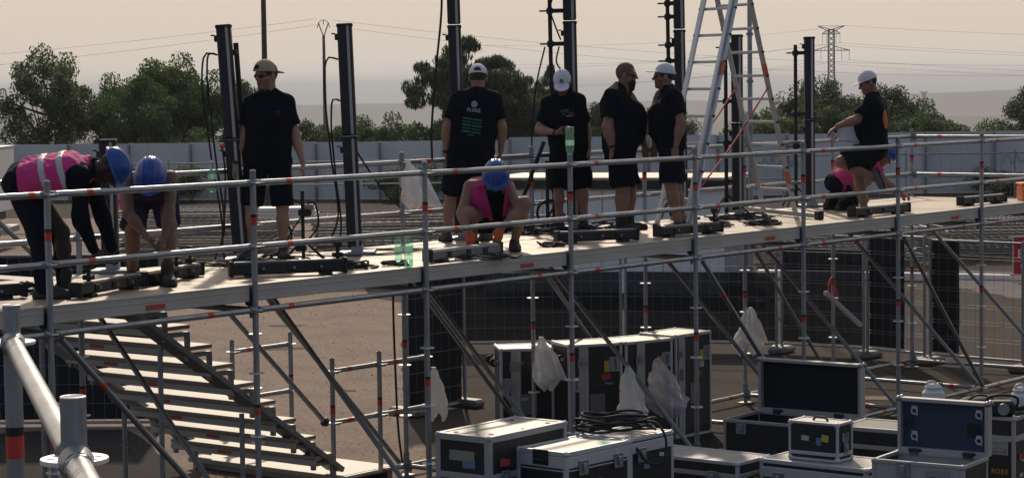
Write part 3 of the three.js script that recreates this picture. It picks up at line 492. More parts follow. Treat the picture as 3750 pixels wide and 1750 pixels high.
// ---------- staircase behind the stage ----------
{
  const t = thing('staircase', 'pale stepped staircase descending behind the left part of the stage', 'staircase');
  const zr = -2.13, zl = -4.14, run = 0.267, rise = 0.2, x0 = 3.25, y0 = 1.752;
  const mats = [0.94, 1, 1.05].map(k => { const m = MAT.tread.clone(); m.color.multiplyScalar(k); return m; });
  for (let k = -2; k <= 7; k++) {
    const x = x0 + run * k, y = y0 - rise * k; const tr = part(t, 'tread', box(0.29, 0.036, zr - zl - 0.02, 0.006), mats[(k + 6) % 3], [x, y - 0.018, (zr + zl) / 2], [0, 0, 0]);
    part(tr, 'tread_frame', box(0.03, 0.06, zr - zl - 0.04, 0.004), MAT.aluDull, [-0.136, -0.05, 0]);
    if (k > 0) part(tr, 'maker_plate', box(0.004, 0.03, 0.19, 0.001), MAT.redLabel, [-0.153, -0.045, -0.1 - 0.12 * (k % 3)]);
    for (const z of [zr - 0.06, zl + 0.06]) { part(t, 'step_bracket', box(0.27, 0.04, 0.05, 0.006), MAT.galvOld, [x + 0.03, y - 0.085, z]); part(t, 'step_bracket', box(0.04, 0.26, 0.05, 0.006), MAT.galvOld, [x + 0.15, y - 0.21, z]); }
  }
  for (const z of [zr - 0.1, zl + 0.1]) bar(t, 'stringer', [x0 - 2.4 * run, y0 + rise * 2 - 0.16, z], [x0 + 7.9 * run, y0 - rise * 8 + 0.02, z], 0.22, 0.05, z > -3 ? MAT.galvOld : MAT.aluDull, V(0, 1, 0));
  part(t, 'landing_board', box(0.8, 0.05, 2.1, 0.008), mats[1], [x0 + 8 * run + 0.27, 0.10, (zr + zl) / 2]);
  for (const dx of [0.0, 0.6]) part(t, 'landing_bearer', box(0.08, 0.07, 2.1, 0.01), MAT.galvOld, [x0 + 8 * run + dx, 0.04, (zr + zl) / 2]);
  for (const x of [2.3, 3.2, 4.2]) for (const z of [zr - 0.2, zl + 0.2]) tube(t, 'support_post', [x, 0, z], [x, Math.min(2.0, y0 - (x - x0) / run * rise - 0.2), z], TR, MAT.galv);
}
// ---------- guard rails of the stair landing ----------
function landingRail(label, pts) {
  const t = thing('landing_guard_rail', label, 'guard rail', [0, 0, 0], 0, 'guard rails of the stair landing');
  pts.forEach(([x, z], i) => { const p = tube(t, 'standard', [x, 0.02, z], [x, 1.25, z], TR, MAT.galv); band(p, 0.72, 1.23, 0.06); band(p, 0.762, 1.23, 0.024, MAT.black); part(t, 'spigot', box(0.05, 0.12, 0.05, 0.018), MAT.galvOld, [x, 1.2, z]); part(t, 'base_plate', box(0.15, 0.012, 0.15, 0.003), MAT.galvOld, [x, 0.022, z]); for (const y of [0.62, 1.12]) part(t, 'rosette', GEO_ROSETTE, MAT.rosette, [x, y, z]);
    if (i) { const q = pts[i - 1]; for (const y of [0.62, 1.12]) ledger(t, 'rail', [q[0], y, q[1]], [x, y, z], { bands: [0.18] }); } });
  return t;
}
landingRail('short guard rail with red bands on the far side of the stair foot', [[5.98, -4.25], [6.85, -4.25]]);
landingRail('guard rail with red bands on the near side of the stair foot', [[5.34, -2.24], [6.02, -2.24], [6.74, -2.24]]);
{ const m = thing('loose_brace_tube', 'slanting tube clamped between the stage ledger and the landing guard rail', 'tube'); tube(m, 'tube', [3.75, 1.98, -2.2], [5.30, 0.62, -2.30], TR, MAT.galvOld); part(m, 'clamp', box(0.08, 0.08, 0.08, 0.02), MAT.black, [5.29, 0.63, -2.30]); part(m, 'clamp', box(0.08, 0.08, 0.08, 0.02), MAT.black, [3.77, 1.97, -2.2]); }
{ const m = thing('loose_brace_tube', 'slanting steel tube behind the legs of the pink-vested bending worker', 'tube'); tube(m, 'tube', [2.2, 3.5, -4.6], [3.8, 2.05, -4.4], TR, MAT.galvOld); tube(m, 'support_post', [2.4, 0, -4.62], [2.4, 3.45, -4.62], TR, MAT.galvOld); }
solo('cable_strap', 'black strap hanging from the stage deck to the ground beside the stairs', 'strap', curve([[6.32, 2.2, -2.3], [6.30, 1.6, -2.29], [6.34, 1.0, -2.31], [6.36, 0.4, -2.3], [6.40, 0.02, -2.28]], 0.012, 30, 6), MAT.black);

// ---------- black netting fences round the stage foot ----------
function netFence(label, a, b, o = {}) {
  const t = thing('netted_fence_panel', label, 'fence', [0, 0, 0], 0, 'fence panels with black netting'); const L = Math.hypot(b[0] - a[0], b[1] - a[1]); t.position.set((a[0] + b[0]) / 2, 0, (a[1] + b[1]) / 2); t.rotation.y = Math.atan2(-(b[1] - a[1]), b[0] - a[0]);
  const H = o.h || 2.0, gap = o.low ? 0.05 : 0.14; const sx = L / 2 - 0.02;
  for (const s of [-1, 1]) { tube(t, 'post', [s * sx, 0, 0], [s * sx, H, 0], 0.021, MAT.galv); part(t, 'concrete_foot', box(0.2, 0.1, 0.5, 0.03), MAT.stack, [s * sx, 0.051, 0]); }
  for (const y of [gap, H - 0.03]) tube(t, 'rail', [-sx, y, 0], [sx, y, 0], 0.018, MAT.galv, CYL6);
  const w = []; const nv = Math.round(L / 0.14); for (let i = 1; i < nv; i++) { const x = -sx + 2 * sx * i / nv; w.push(tubeG([x, gap, 0.012], [x, H - 0.03, 0.012], 0.0021, 4)); } for (let y = gap + 0.22; y < H - 0.1; y += 0.22) { w.push(tubeG([-sx, y, 0.012], [sx, y, 0.012], 0.0032, 4)); if (o.dbl) w.push(tubeG([-sx, y + 0.04, 0.012], [sx, y + 0.04, 0.012], 0.0032, 4)); }
  const wm = part(t, 'wire_mesh', merge(w), MAT.steelWire); wm.userData.kind = 'stuff';
  const nt = o.net || H - 0.05, nb = gap + (o.nb || 0.03); const [f0, f1] = o.span || [0, 1]; const nx = 24, ny = 8, g = new THREE.PlaneGeometry((f1 - f0) * 2 * sx, nt - nb, nx, ny); const p = g.attributes.position; for (let i = 0; i < p.count; i++) p.setZ(i, -0.025 - 0.02 * (1 + N3.noise(p.getX(i) * 2.2 + a[0], p.getY(i) * 1.4, 3)) ); g.computeVertexNormals();
  part(t, 'netting', g, o.solid ? MAT.netSolid : MAT.net, [-sx + (f0 + f1) * sx, (nt + nb) / 2, 0]); return t;
}
netFence('black netted fence panel behind the stairs at the left edge', [4.3, -10.6], [5.89, -8.39], { solid: true, low: true });
netFence('black netted fence panel ending behind the middle of the stairs', [5.9, -8.37], [7.19, -6.59], { solid: true, low: true });
netFence('narrow black covered fence panel standing beside the landing guard rail', [9.32, -4.77], [10.35, -4.72], { solid: true, h: 1.75, low: true });
netFence('netted mesh fence panel right of the narrow black panel under the stage', [14.55, -8.4], [16.03, -6.48], { net: 1.15 });
netFence('netted mesh fence panel behind the upright flight cases', [16.05, -6.45], [17.0, -4.45], { net: 1.15, h: 1.6 });
netFence('mesh fence panel with netting around the orange cable hook', [17.03, -4.42], [17.14, -3.12], { net: 1.5, h: 1.72, dbl: true });
netFence('mesh fence panel with a wide black cloth behind the open flight cases', [17.14, -3.1], [17.0, -2.1], { net: 1.68, h: 1.75, solid: true, span: [0.0, 0.62], dbl: true });
netFence('mesh fence panel with a ragged black cloth under the right end of the stage', [17.0, -2.05], [16.9, -0.6], { net: 1.68, h: 1.72, solid: true, span: [0.0, 0.3], dbl: true });
{ const t = thing('kerb_plank', 'cream painted plank lying on the far side of the netted fences', 'plank'); bar(t, 'plank', [27.5, 0.12, -11.4], [28.6, 0.10, -8.3], 0.22, 0.12, MAT.white); const u = thing('kerb_plank', 'pale kerb plank under the red banner at the right edge', 'plank'); bar(u, 'plank', [29.2, 0.06, -8.4], [29.8, 0.06, -6.0], 0.18, 0.1, MAT.white); }
{ // red banner
  const t = thing('red_banner', 'red advertising banner with white lettering at the right edge', 'banner', [29.3, 0.15, -6.55], CAMYAW); const c = document.createElement('canvas'); c.width = 512; c.height = 440; const x = c.getContext('2d'); x.fillStyle = '#b8262a'; x.fillRect(0, 0, 512, 440); x.fillStyle = '#d9c9c9'; x.font = 'bold 150px sans-serif'; x.fillText('Babou', 28, 250); for (let i = 0; i < 6; i++) x.fillRect(70 + i * 48, 322, 26 + (i % 3) * 6, 46); x.fillStyle = '#c0605a'; x.beginPath(); x.moveTo(200, 40); x.lineTo(300, 120); x.lineTo(240, 130); x.fill(); const tx = new THREE.CanvasTexture(c); tx.colorSpace = THREE.SRGBColorSpace;
  const g = new THREE.PlaneGeometry(0.95, 0.70, 14, 8); const p = g.attributes.position; for (let i = 0; i < p.count; i++) p.setZ(i, 0.02 * Math.sin(p.getX(i) * 9)); g.computeVertexNormals(); part(t, 'cloth', g, M([1, 1, 1], 0.7, 0, { map: tx, side: THREE.DoubleSide }), [0.24, 0.36, 0]);
  tube(t, 'frame_rail', [-0.3, 0.72, -0.02], [0.75, 0.72, -0.02], 0.016, MAT.whiteDirty); tube(t, 'frame_rail', [-0.3, 0.0, -0.02], [0.75, 0.0, -0.02], 0.016, MAT.whiteDirty); for (const X of [-0.24, 0.72]) tube(t, 'frame_post', [X, -0.14, -0.02], [X, 0.74, -0.02], 0.016, MAT.whiteDirty); part(t, 'bottle_holder', new THREE.CylinderGeometry(0.03, 0.035, 0.2, 10), MAT.white, [0.0, 0.84, -0.02]);
}
// ---------- scaffold in the near left corner ----------
{
  const t = thing('scaffold_tower', 'close-up scaffold frame with bright tubes and ring plates in the bottom left corner', 'scaffold');
  const P1 = [-6.71, 7.82], P2 = [-7.94, 9.50], d = [(P2[0] - P1[0]) / 2.082, (P2[1] - P1[1]) / 2.082]; const P3 = [P2[0] + d[0] * BAY, P2[1] + d[1] * BAY], n = [-d[1], d[0]];
  const LY = 3.145, fine = new THREE.CylinderGeometry(1, 1, 1, 40, 1, false);
  const sub = (p, g, y, y0, L, m, nm) => { const q = new THREE.Mesh(g, m); q.name = nm; q.castShadow = q.receiveShadow = true; q.position.y = (y - y0) / L - 0.5; q.scale.set(1 / TR, 1 / L, 1 / TR); p.add(q); return q; };
  const ring = (() => { const s = new THREE.Shape(); s.absarc(0, 0, 0.0615, 0, Math.PI * 2); for (let i = 0; i < 8; i++) { const a = i * Math.PI / 4 + 0.2, h = new THREE.Path(); h.absellipse(Math.cos(a) * 0.044, Math.sin(a) * 0.044, i % 2 ? 0.012 : 0.008, 0.008, 0, Math.PI * 2, false, a); s.holes.push(h); } const g = new THREE.ExtrudeGeometry(s, { depth: 0.007, bevelEnabled: true, bevelSize: 0.0012, bevelThickness: 0.0012, bevelSegments: 2, curveSegments: 14 }); g.rotateX(-Math.PI / 2); g.translate(0, -0.004, 0); return g; })();
  const wedge = (() => { const g1 = new THREE.CylinderGeometry(0.0275, 0.034, 0.05, 20), g2 = box(0.05, 0.085, 0.05, 0.014); return merge([g1.toNonIndexed(), place(g2, [0, 0.02, 0])]); })();
  for (const [P, top] of [[P1, LY + 0.10], [P2, LY + 0.115], [P3, LY + 0.1]]) {
    const s = tube(t, 'standard', [P[0], 0.02, P[1]], [P[0], top, P[1]], TR, MAT.galv, fine), L = top - 0.02;
    for (let y = LY; y > 0.3; y -= 0.5) sub(s, ring, y, 0.02, L, MAT.rosette, 'rosette');
    const bnd = (y, w, m) => { const b = new THREE.Mesh(fine, m); b.name = m === MAT.red ? 'red_band' : 'black_band'; b.position.y = (y - 0.02) / L - 0.5; b.scale.set(1.02, w / L, 1.02); b.castShadow = b.receiveShadow = true; s.add(b); };
    bnd(LY - 0.285, 0.062, MAT.red); bnd(LY - 0.242, 0.024, MAT.black);
    sub(s, new THREE.CylinderGeometry(0.0205, 0.0205, 0.012, 24), top - 0.02 + 0.016, 0.02, L, MAT.black, 'tube_bore'); const rimg = new THREE.TorusGeometry(0.0222, 0.0022, 8, 28); rimg.rotateX(Math.PI / 2); sub(s, rimg, top + 0.001, 0.02, L, MAT.rosette, 'tube_rim');
    sub(s, box(0.004, 0.075, 0.05, 0.001), top - 0.055, 0.02, L, MAT.galvOld, 'wedge_pin'); sub(s, box(0.15, 0.012, 0.15, 0.003), 0.028, 0.02, L, MAT.galvOld, 'base_plate');
  }
  const lg = (A, B, nm) => { const a = [A[0] + (B[0] - A[0]) * 0.03, LY, A[1] + (B[1] - A[1]) * 0.03], b = [B[0] - (B[0] - A[0]) * 0.03, LY, B[1] - (B[1] - A[1]) * 0.03]; const m = tube(t, nm, a, b, TR, MAT.galvNew, fine), L = V(...a).distanceTo(V(...b)); for (const e of [-0.5, 0.5]) { const w = new THREE.Mesh(wedge, MAT.galvOld); w.name = 'wedge_head'; w.position.y = e; w.scale.set(1 / TR, e > 0 ? -1 / L : 1 / L, 1 / TR); w.castShadow = w.receiveShadow = true; m.add(w); }
    for (const q of [0.09, 0.105]) { const b2 = new THREE.Mesh(fine, M([0.42, 0.20, 0.17], 0.5, 0.2)); b2.name = 'red_stamp'; b2.position.y = -0.5 + q; b2.scale.set(1.004, 0.004, 1.004); m.add(b2); } return m; };
  lg(P1, P2, 'ledger'); lg(P2, P3, 'ledger'); lg(P1, [P1[0] + n[0] * 2.07, P1[1] + n[1] * 2.07], 'ledger'); 
  const Q1 = [P1[0] - n[0] * 0.0 + n[0] * 2.07, P1[1] + n[1] * 2.07]; tube(t, 'standard', [Q1[0], 0.02, Q1[1]], [Q1[0], LY + 0.1, Q1[1]], TR, MAT.galv, fine);
}
function scuffTex() { // black laminate with pale scuffs and scratches
  const S = 512, a = new Float32Array(S * S); let sd = 77; const R = () => { sd = (sd * 1664525 + 1013904223) >>> 0; return sd / 4294967296; };
  for (let k = 0; k < 150; k++) { let x = R() * S, y = R() * S; const an = R() * 6.28, L = 8 + R() * 70, v = 0.015 + R() * 0.05; for (let i = 0; i < L; i++) { const X = ((x + Math.cos(an) * i) | 0) & 511, Y = ((y + Math.sin(an) * i + 2 * Math.sin(i * 0.1)) | 0) & 511; a[Y * S + X] += v; } }
  for (let k = 0; k < 30; k++) { const x = R() * S, y = R() * S, r = 4 + R() * 16; for (let j = -r | 0; j <= r; j++) for (let i = -r | 0; i <= r; i++) if (i * i + j * j < r * r && nB[(((y + j) | 0) & 511) * S + (((x + i) | 0) & 511)] > 0.58) a[(((y + j) | 0) & 511) * S + (((x + i) | 0) & 511)] += 0.02; }
  return dtex(S, (x, y) => { const k = 0.75 + 0.5 * nA[y * S + x], q = a[y * S + x]; return [0.0085 * k + q, 0.011 * k + q, 0.016 * k + q]; }, 0.9, 0.9);
}
// ---------- flight cases ----------
const LAM = M([1, 1, 1], 0.5, 0, { bumpMap: noiseBump(512, nB, 4, 4), bumpScale: 0.0005, map: scuffTex() }), LAMblue = M([0.008, 0.032, 0.075], 0.6), FOAM = M([0.007, 0.010, 0.016], 0.95);
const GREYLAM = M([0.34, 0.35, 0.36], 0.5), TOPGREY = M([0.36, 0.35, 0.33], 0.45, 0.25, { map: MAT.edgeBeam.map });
const YEL = M([0.55, 0.36, 0.04], 0.6), PAPER = M([0.62, 0.62, 0.63], 0.7);
const GEO_LATCH = (() => merge([box(0.11, 0.12, 0.012, 0.004), place(box(0.045, 0.07, 0.024, 0.006), [0, 0.0, 0.012]), place(new THREE.TorusGeometry(0.02, 0.005, 6, 14).toNonIndexed(), [0, -0.005, 0.022])]))();
const GEO_HANDLE = (() => merge([box(0.16, 0.12, 0.008, 0.003), place(tubeG([-0.05, 0, 0], [0.05, 0, 0], 0.009, 8), [0, -0.02, 0.022]), place(box(0.012, 0.03, 0.025, 0.003), [-0.05, -0.02, 0.012]), place(box(0.012, 0.03, 0.025, 0.003), [0.05, -0.02, 0.012])]))();
const GEO_BALL = new THREE.SphereGeometry(0.026, 12, 8);
function textTex(w, h, bg, draw) { const c = document.createElement('canvas'); c.width = w; c.height = h; const x = c.getContext('2d'); x.fillStyle = bg; x.fillRect(0, 0, w, h); draw(x); const t = new THREE.CanvasTexture(c); t.colorSpace = THREE.SRGBColorSpace; return t; }
// a closed shell: panels, aluminium edge extrusions, ball corners. local origin bottom centre, x = w, z = d
function shell(t, w, h, d, y0, o = {}) {
  const e = o.edge || 0.03, pm = o.mat || LAM, k = 0.004;
  const P = (n, W, H, D, x, y, z, m) => part(t, n, box(W, H, D, 0.003), m || pm, [x, y, z]);
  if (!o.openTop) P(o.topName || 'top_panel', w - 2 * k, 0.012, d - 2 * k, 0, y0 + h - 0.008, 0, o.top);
  P('bottom_panel', w - 2 * k, 0.012, d - 2 * k, 0, y0 + 0.008, 0);
  for (const s of [-1, 1]) { P('side_panel', 0.012, h - 0.03, d - 0.012, s * (w / 2 - 0.01), y0 + h / 2, 0, o.side); P('end_panel', w - 0.04, h - 0.03, 0.012, 0, y0 + h / 2, s * (d / 2 - 0.01), o.front); }
  const em = o.em || MAT.alu;
  for (const a of [-1, 1]) for (const b of [-1, 1]) {
    P('edge_extrusion', e, h - 0.02, e, a * (w / 2 - e / 2 + k), y0 + h / 2, b * (d / 2 - e / 2 + k), em);
    P('edge_extrusion', w - 0.03, e, e, 0, y0 + (a > 0 ? h - e / 2 + k : e / 2 - k), b * (d / 2 - e / 2 + k + 0.001), em);
    P('edge_extrusion', e, e, d - 0.03, b * (w / 2 - e / 2 + k + 0.001), y0 + (a > 0 ? h - e / 2 + k : e / 2 - k), 0, em);
    for (const c of [-1, 1]) part(t, 'ball_corner', GEO_BALL, em, [a * (w / 2 - 0.012), y0 + (c > 0 ? h - 0.014 : 0.014), b * (d / 2 - 0.012)]);
  }
}
function seam(t, w, d, y, hgt, m) { for (const s of [-1, 1]) { part(t, 'lid_seam', box(w - 0.03, hgt, 0.012, 0.003), m || MAT.alu, [0, y, s * (d / 2 + 0.001)]); part(t, 'lid_seam', box(0.012, hgt, d - 0.03, 0.003), m || MAT.alu, [s * (w / 2 + 0.001), y, 0]); } }
function casters(t, w, d) { for (const a of [-1, 1]) for (const b of [-1, 1]) { const c = part(t, 'caster', new THREE.CylinderGeometry(0.045, 0.045, 0.035, 16), MAT.rubber, [a * (w / 2 - 0.1), 0.046, b * (d / 2 - 0.1)], [0, 0, Math.PI / 2]); part(t, 'caster_fork', box(0.05, 0.06, 0.08, 0.008), MAT.galvOld, [a * (w / 2 - 0.1), 0.085, b * (d / 2 - 0.1)]); } }
const latchX = (t, x, y, z, s) => part(t, 'latch', GEO_LATCH, MAT.galv, [x, y, z], [0, s * Math.PI / 2, 0]);   // on a side facing +-x
const latchZ = (t, x, y, z) => part(t, 'latch', GEO_LATCH, MAT.galv, [x, y, z]);
const FC = 'flight cases in front of the stage';
{ // A: large black case, lower left of the pile
  const w = 1.03, d = 0.53, h = 1.02; const t = thing('flight_case', 'large black flight case with pale top, leftmost of the cases in front of the stage', 'flight case', [2.9 + w / 2, 0, 1.66 - d / 2], 0.02, FC);
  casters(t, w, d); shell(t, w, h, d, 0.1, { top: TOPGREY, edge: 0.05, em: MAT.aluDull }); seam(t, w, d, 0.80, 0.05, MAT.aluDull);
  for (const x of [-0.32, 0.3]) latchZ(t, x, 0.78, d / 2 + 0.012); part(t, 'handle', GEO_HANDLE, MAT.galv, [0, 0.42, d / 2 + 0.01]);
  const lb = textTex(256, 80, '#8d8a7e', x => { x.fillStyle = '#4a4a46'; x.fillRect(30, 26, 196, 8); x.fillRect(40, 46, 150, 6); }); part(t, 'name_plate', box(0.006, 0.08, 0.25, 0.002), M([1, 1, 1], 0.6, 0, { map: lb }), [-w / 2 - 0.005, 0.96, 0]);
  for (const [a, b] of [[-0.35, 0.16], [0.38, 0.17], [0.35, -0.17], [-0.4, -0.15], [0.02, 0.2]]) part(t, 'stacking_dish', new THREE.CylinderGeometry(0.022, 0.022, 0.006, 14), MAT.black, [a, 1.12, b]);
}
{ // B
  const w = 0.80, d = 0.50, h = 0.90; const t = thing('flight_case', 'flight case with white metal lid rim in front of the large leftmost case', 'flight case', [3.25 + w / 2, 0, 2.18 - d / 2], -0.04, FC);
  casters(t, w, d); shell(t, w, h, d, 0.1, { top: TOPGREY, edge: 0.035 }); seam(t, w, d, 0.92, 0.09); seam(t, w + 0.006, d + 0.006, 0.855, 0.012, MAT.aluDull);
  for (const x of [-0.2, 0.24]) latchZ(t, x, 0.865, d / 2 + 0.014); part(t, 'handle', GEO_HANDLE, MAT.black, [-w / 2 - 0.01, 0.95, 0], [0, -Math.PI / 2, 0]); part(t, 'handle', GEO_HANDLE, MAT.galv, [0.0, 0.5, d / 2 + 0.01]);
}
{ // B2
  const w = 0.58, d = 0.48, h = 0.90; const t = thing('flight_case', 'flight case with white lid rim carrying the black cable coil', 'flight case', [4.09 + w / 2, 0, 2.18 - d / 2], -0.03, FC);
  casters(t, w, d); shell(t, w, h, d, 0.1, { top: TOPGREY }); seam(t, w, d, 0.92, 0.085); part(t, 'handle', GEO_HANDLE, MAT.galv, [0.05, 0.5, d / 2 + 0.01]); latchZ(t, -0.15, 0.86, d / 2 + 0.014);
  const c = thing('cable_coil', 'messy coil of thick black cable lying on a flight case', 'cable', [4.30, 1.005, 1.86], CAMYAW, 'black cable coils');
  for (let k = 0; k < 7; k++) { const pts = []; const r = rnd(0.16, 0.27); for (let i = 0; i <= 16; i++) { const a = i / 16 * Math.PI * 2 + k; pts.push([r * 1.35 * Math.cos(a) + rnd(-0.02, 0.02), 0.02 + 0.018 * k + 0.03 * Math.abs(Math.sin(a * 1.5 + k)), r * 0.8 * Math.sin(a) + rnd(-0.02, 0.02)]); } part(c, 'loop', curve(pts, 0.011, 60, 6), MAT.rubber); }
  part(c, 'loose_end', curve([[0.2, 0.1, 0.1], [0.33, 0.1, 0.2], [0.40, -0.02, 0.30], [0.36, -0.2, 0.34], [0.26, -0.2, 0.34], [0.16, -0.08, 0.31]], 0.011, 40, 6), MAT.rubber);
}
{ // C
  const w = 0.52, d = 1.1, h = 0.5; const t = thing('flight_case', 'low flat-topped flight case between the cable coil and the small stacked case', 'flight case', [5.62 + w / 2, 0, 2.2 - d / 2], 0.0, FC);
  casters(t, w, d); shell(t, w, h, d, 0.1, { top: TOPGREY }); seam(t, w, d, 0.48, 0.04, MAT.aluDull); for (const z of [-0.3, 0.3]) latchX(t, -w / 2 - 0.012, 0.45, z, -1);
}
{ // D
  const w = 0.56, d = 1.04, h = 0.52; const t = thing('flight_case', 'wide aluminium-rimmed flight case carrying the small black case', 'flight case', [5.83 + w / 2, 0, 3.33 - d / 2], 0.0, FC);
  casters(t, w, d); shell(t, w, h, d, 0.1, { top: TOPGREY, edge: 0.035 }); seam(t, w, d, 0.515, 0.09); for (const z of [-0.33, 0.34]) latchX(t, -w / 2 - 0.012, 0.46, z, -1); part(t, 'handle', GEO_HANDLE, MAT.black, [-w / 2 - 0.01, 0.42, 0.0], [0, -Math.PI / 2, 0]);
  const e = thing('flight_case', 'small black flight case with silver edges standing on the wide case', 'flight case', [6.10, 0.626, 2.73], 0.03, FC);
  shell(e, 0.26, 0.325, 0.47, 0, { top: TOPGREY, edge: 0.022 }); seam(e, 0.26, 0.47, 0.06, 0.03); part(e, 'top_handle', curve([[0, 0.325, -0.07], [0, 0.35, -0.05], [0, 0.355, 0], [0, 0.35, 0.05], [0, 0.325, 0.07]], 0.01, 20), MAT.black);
  const l1 = part(e, 'latch', GEO_LATCH, MAT.galv, [0, 0.10, 0.247]); l1.scale.set(0.7, 0.7, 0.7); part(e, 'info_label', box(0.11, 0.075, 0.003, 0.001), M([0.2, 0.21, 0.22], 0.6), [0, 0.2, 0.239]);
}
function openCase(label, name, pos, turn, w, h, d, lidH, lidT, o = {}) {
  const t = thing('open_flight_case', label, 'flight case', pos, turn, FC); casters(t, w, d); shell(t, w, h, d, 0.1, { openTop: true, edge: 0.03, front: o.front, side: o.side, em: MAT.aluDull }); part(t, 'foam_lining', box(w - 0.06, h - 0.2, d - 0.06, 0.004), FOAM, [0, 0.1 + (h - 0.2) / 2 + 0.01, 0]);
  // lid stands upright on the hinge along the rear (+x) long side, inside facing -x
  const lx = w / 2 + lidT / 2, ly = h + 0.1; part(t, 'lid_panel', box(0.014, lidH - 0.02, d - 0.02, 0.003), LAM, [lx + lidT / 2 - 0.012, ly + lidH / 2, 0]); part(t, 'lid_lining', box(0.02, lidH - 0.05, d - 0.05, 0.004), o.lining || FOAM, [lx + lidT / 2 - 0.03, ly + lidH / 2, 0]);
  for (const s of [-1, 1]) { part(t, 'lid_rim', box(lidT, lidH, 0.03, 0.004), MAT.aluDull, [lx, ly + lidH / 2, s * (d / 2 - 0.012)]); part(t, 'lid_rim', box(lidT, 0.03, d - 0.055, 0.004), MAT.aluDull, [lx, ly + (s > 0 ? lidH - 0.015 : 0.017), 0]); part(t, 'hinge', box(0.05, 0.06, 0.11, 0.01), MAT.black, [w / 2, ly, s * d * 0.3]); for (const q of [0, 1]) part(t, 'ball_corner', GEO_BALL, MAT.galv, [lx + (lidT / 2 - 0.01) * (q ? 1 : -1), ly + lidH - 0.01, s * (d / 2 - 0.005)]); }
  return t;
}
{ const t = openCase('open flight case with a big black padded lid standing up', 'F', [7.76 + 0.34, 0, 1.22], 0.05, 0.68, 0.5, 1.12, 0.52, 0.10, { front: LAM }); latchX(t, -0.352, 0.53, -0.36, -1); latchX(t, -0.352, 0.53, 0.3, -1); }
{ const t = openCase('open flight case with a blue lid lining and the number 33 on its front', 'H', [5.42 + 0.25, 0, 4.0], 0.09, 0.5, 0.7, 0.78, 0.44, 0.09, { lining: LAMblue, side: GREYLAM });
  for (const [y, z] of [[0.92, -0.26], [0.92, 0.30], [1.13, -0.26], [1.13, 0.30]]) part(t, 'bracket_plate', merge([place(new THREE.TorusGeometry(0.026, 0.008, 6, 14), [0, 0, 0], [0, Math.PI / 2, 0]), place(box(0.012, 0.075, 0.016, 0.003), [0, 0, 0.022]), place(box(0.012, 0.03, 0.05, 0.003), [0, 0.03, 0])]), MAT.galvNew, [0.295, y, z]);
  part(t, 'lid_sticker', box(0.004, 0.1, 0.09, 0.001), M([0.05, 0.085, 0.11], 0.6), [0.302, 1.03, -0.30]); part(t, 'lid_sticker', box(0.004, 0.12, 0.13, 0.001), M([0.015, 0.025, 0.03], 0.6), [0.302, 1.0, 0.26]);
  latchX(t, -0.262, 0.74, -0.12, -1); const tx = textTex(256, 256, '#8b8985', x => { x.fillStyle = '#23262a'; x.font = 'bold 150px sans-serif'; x.fillText('33', 44, 180); }); const n = part(t, 'number_plate', new THREE.PlaneGeometry(0.2, 0.17), M([1, 1, 1], 0.6, 0, { map: tx }), [-0.256, 0.66, 0.17], [0, -Math.PI / 2, 0]);
}
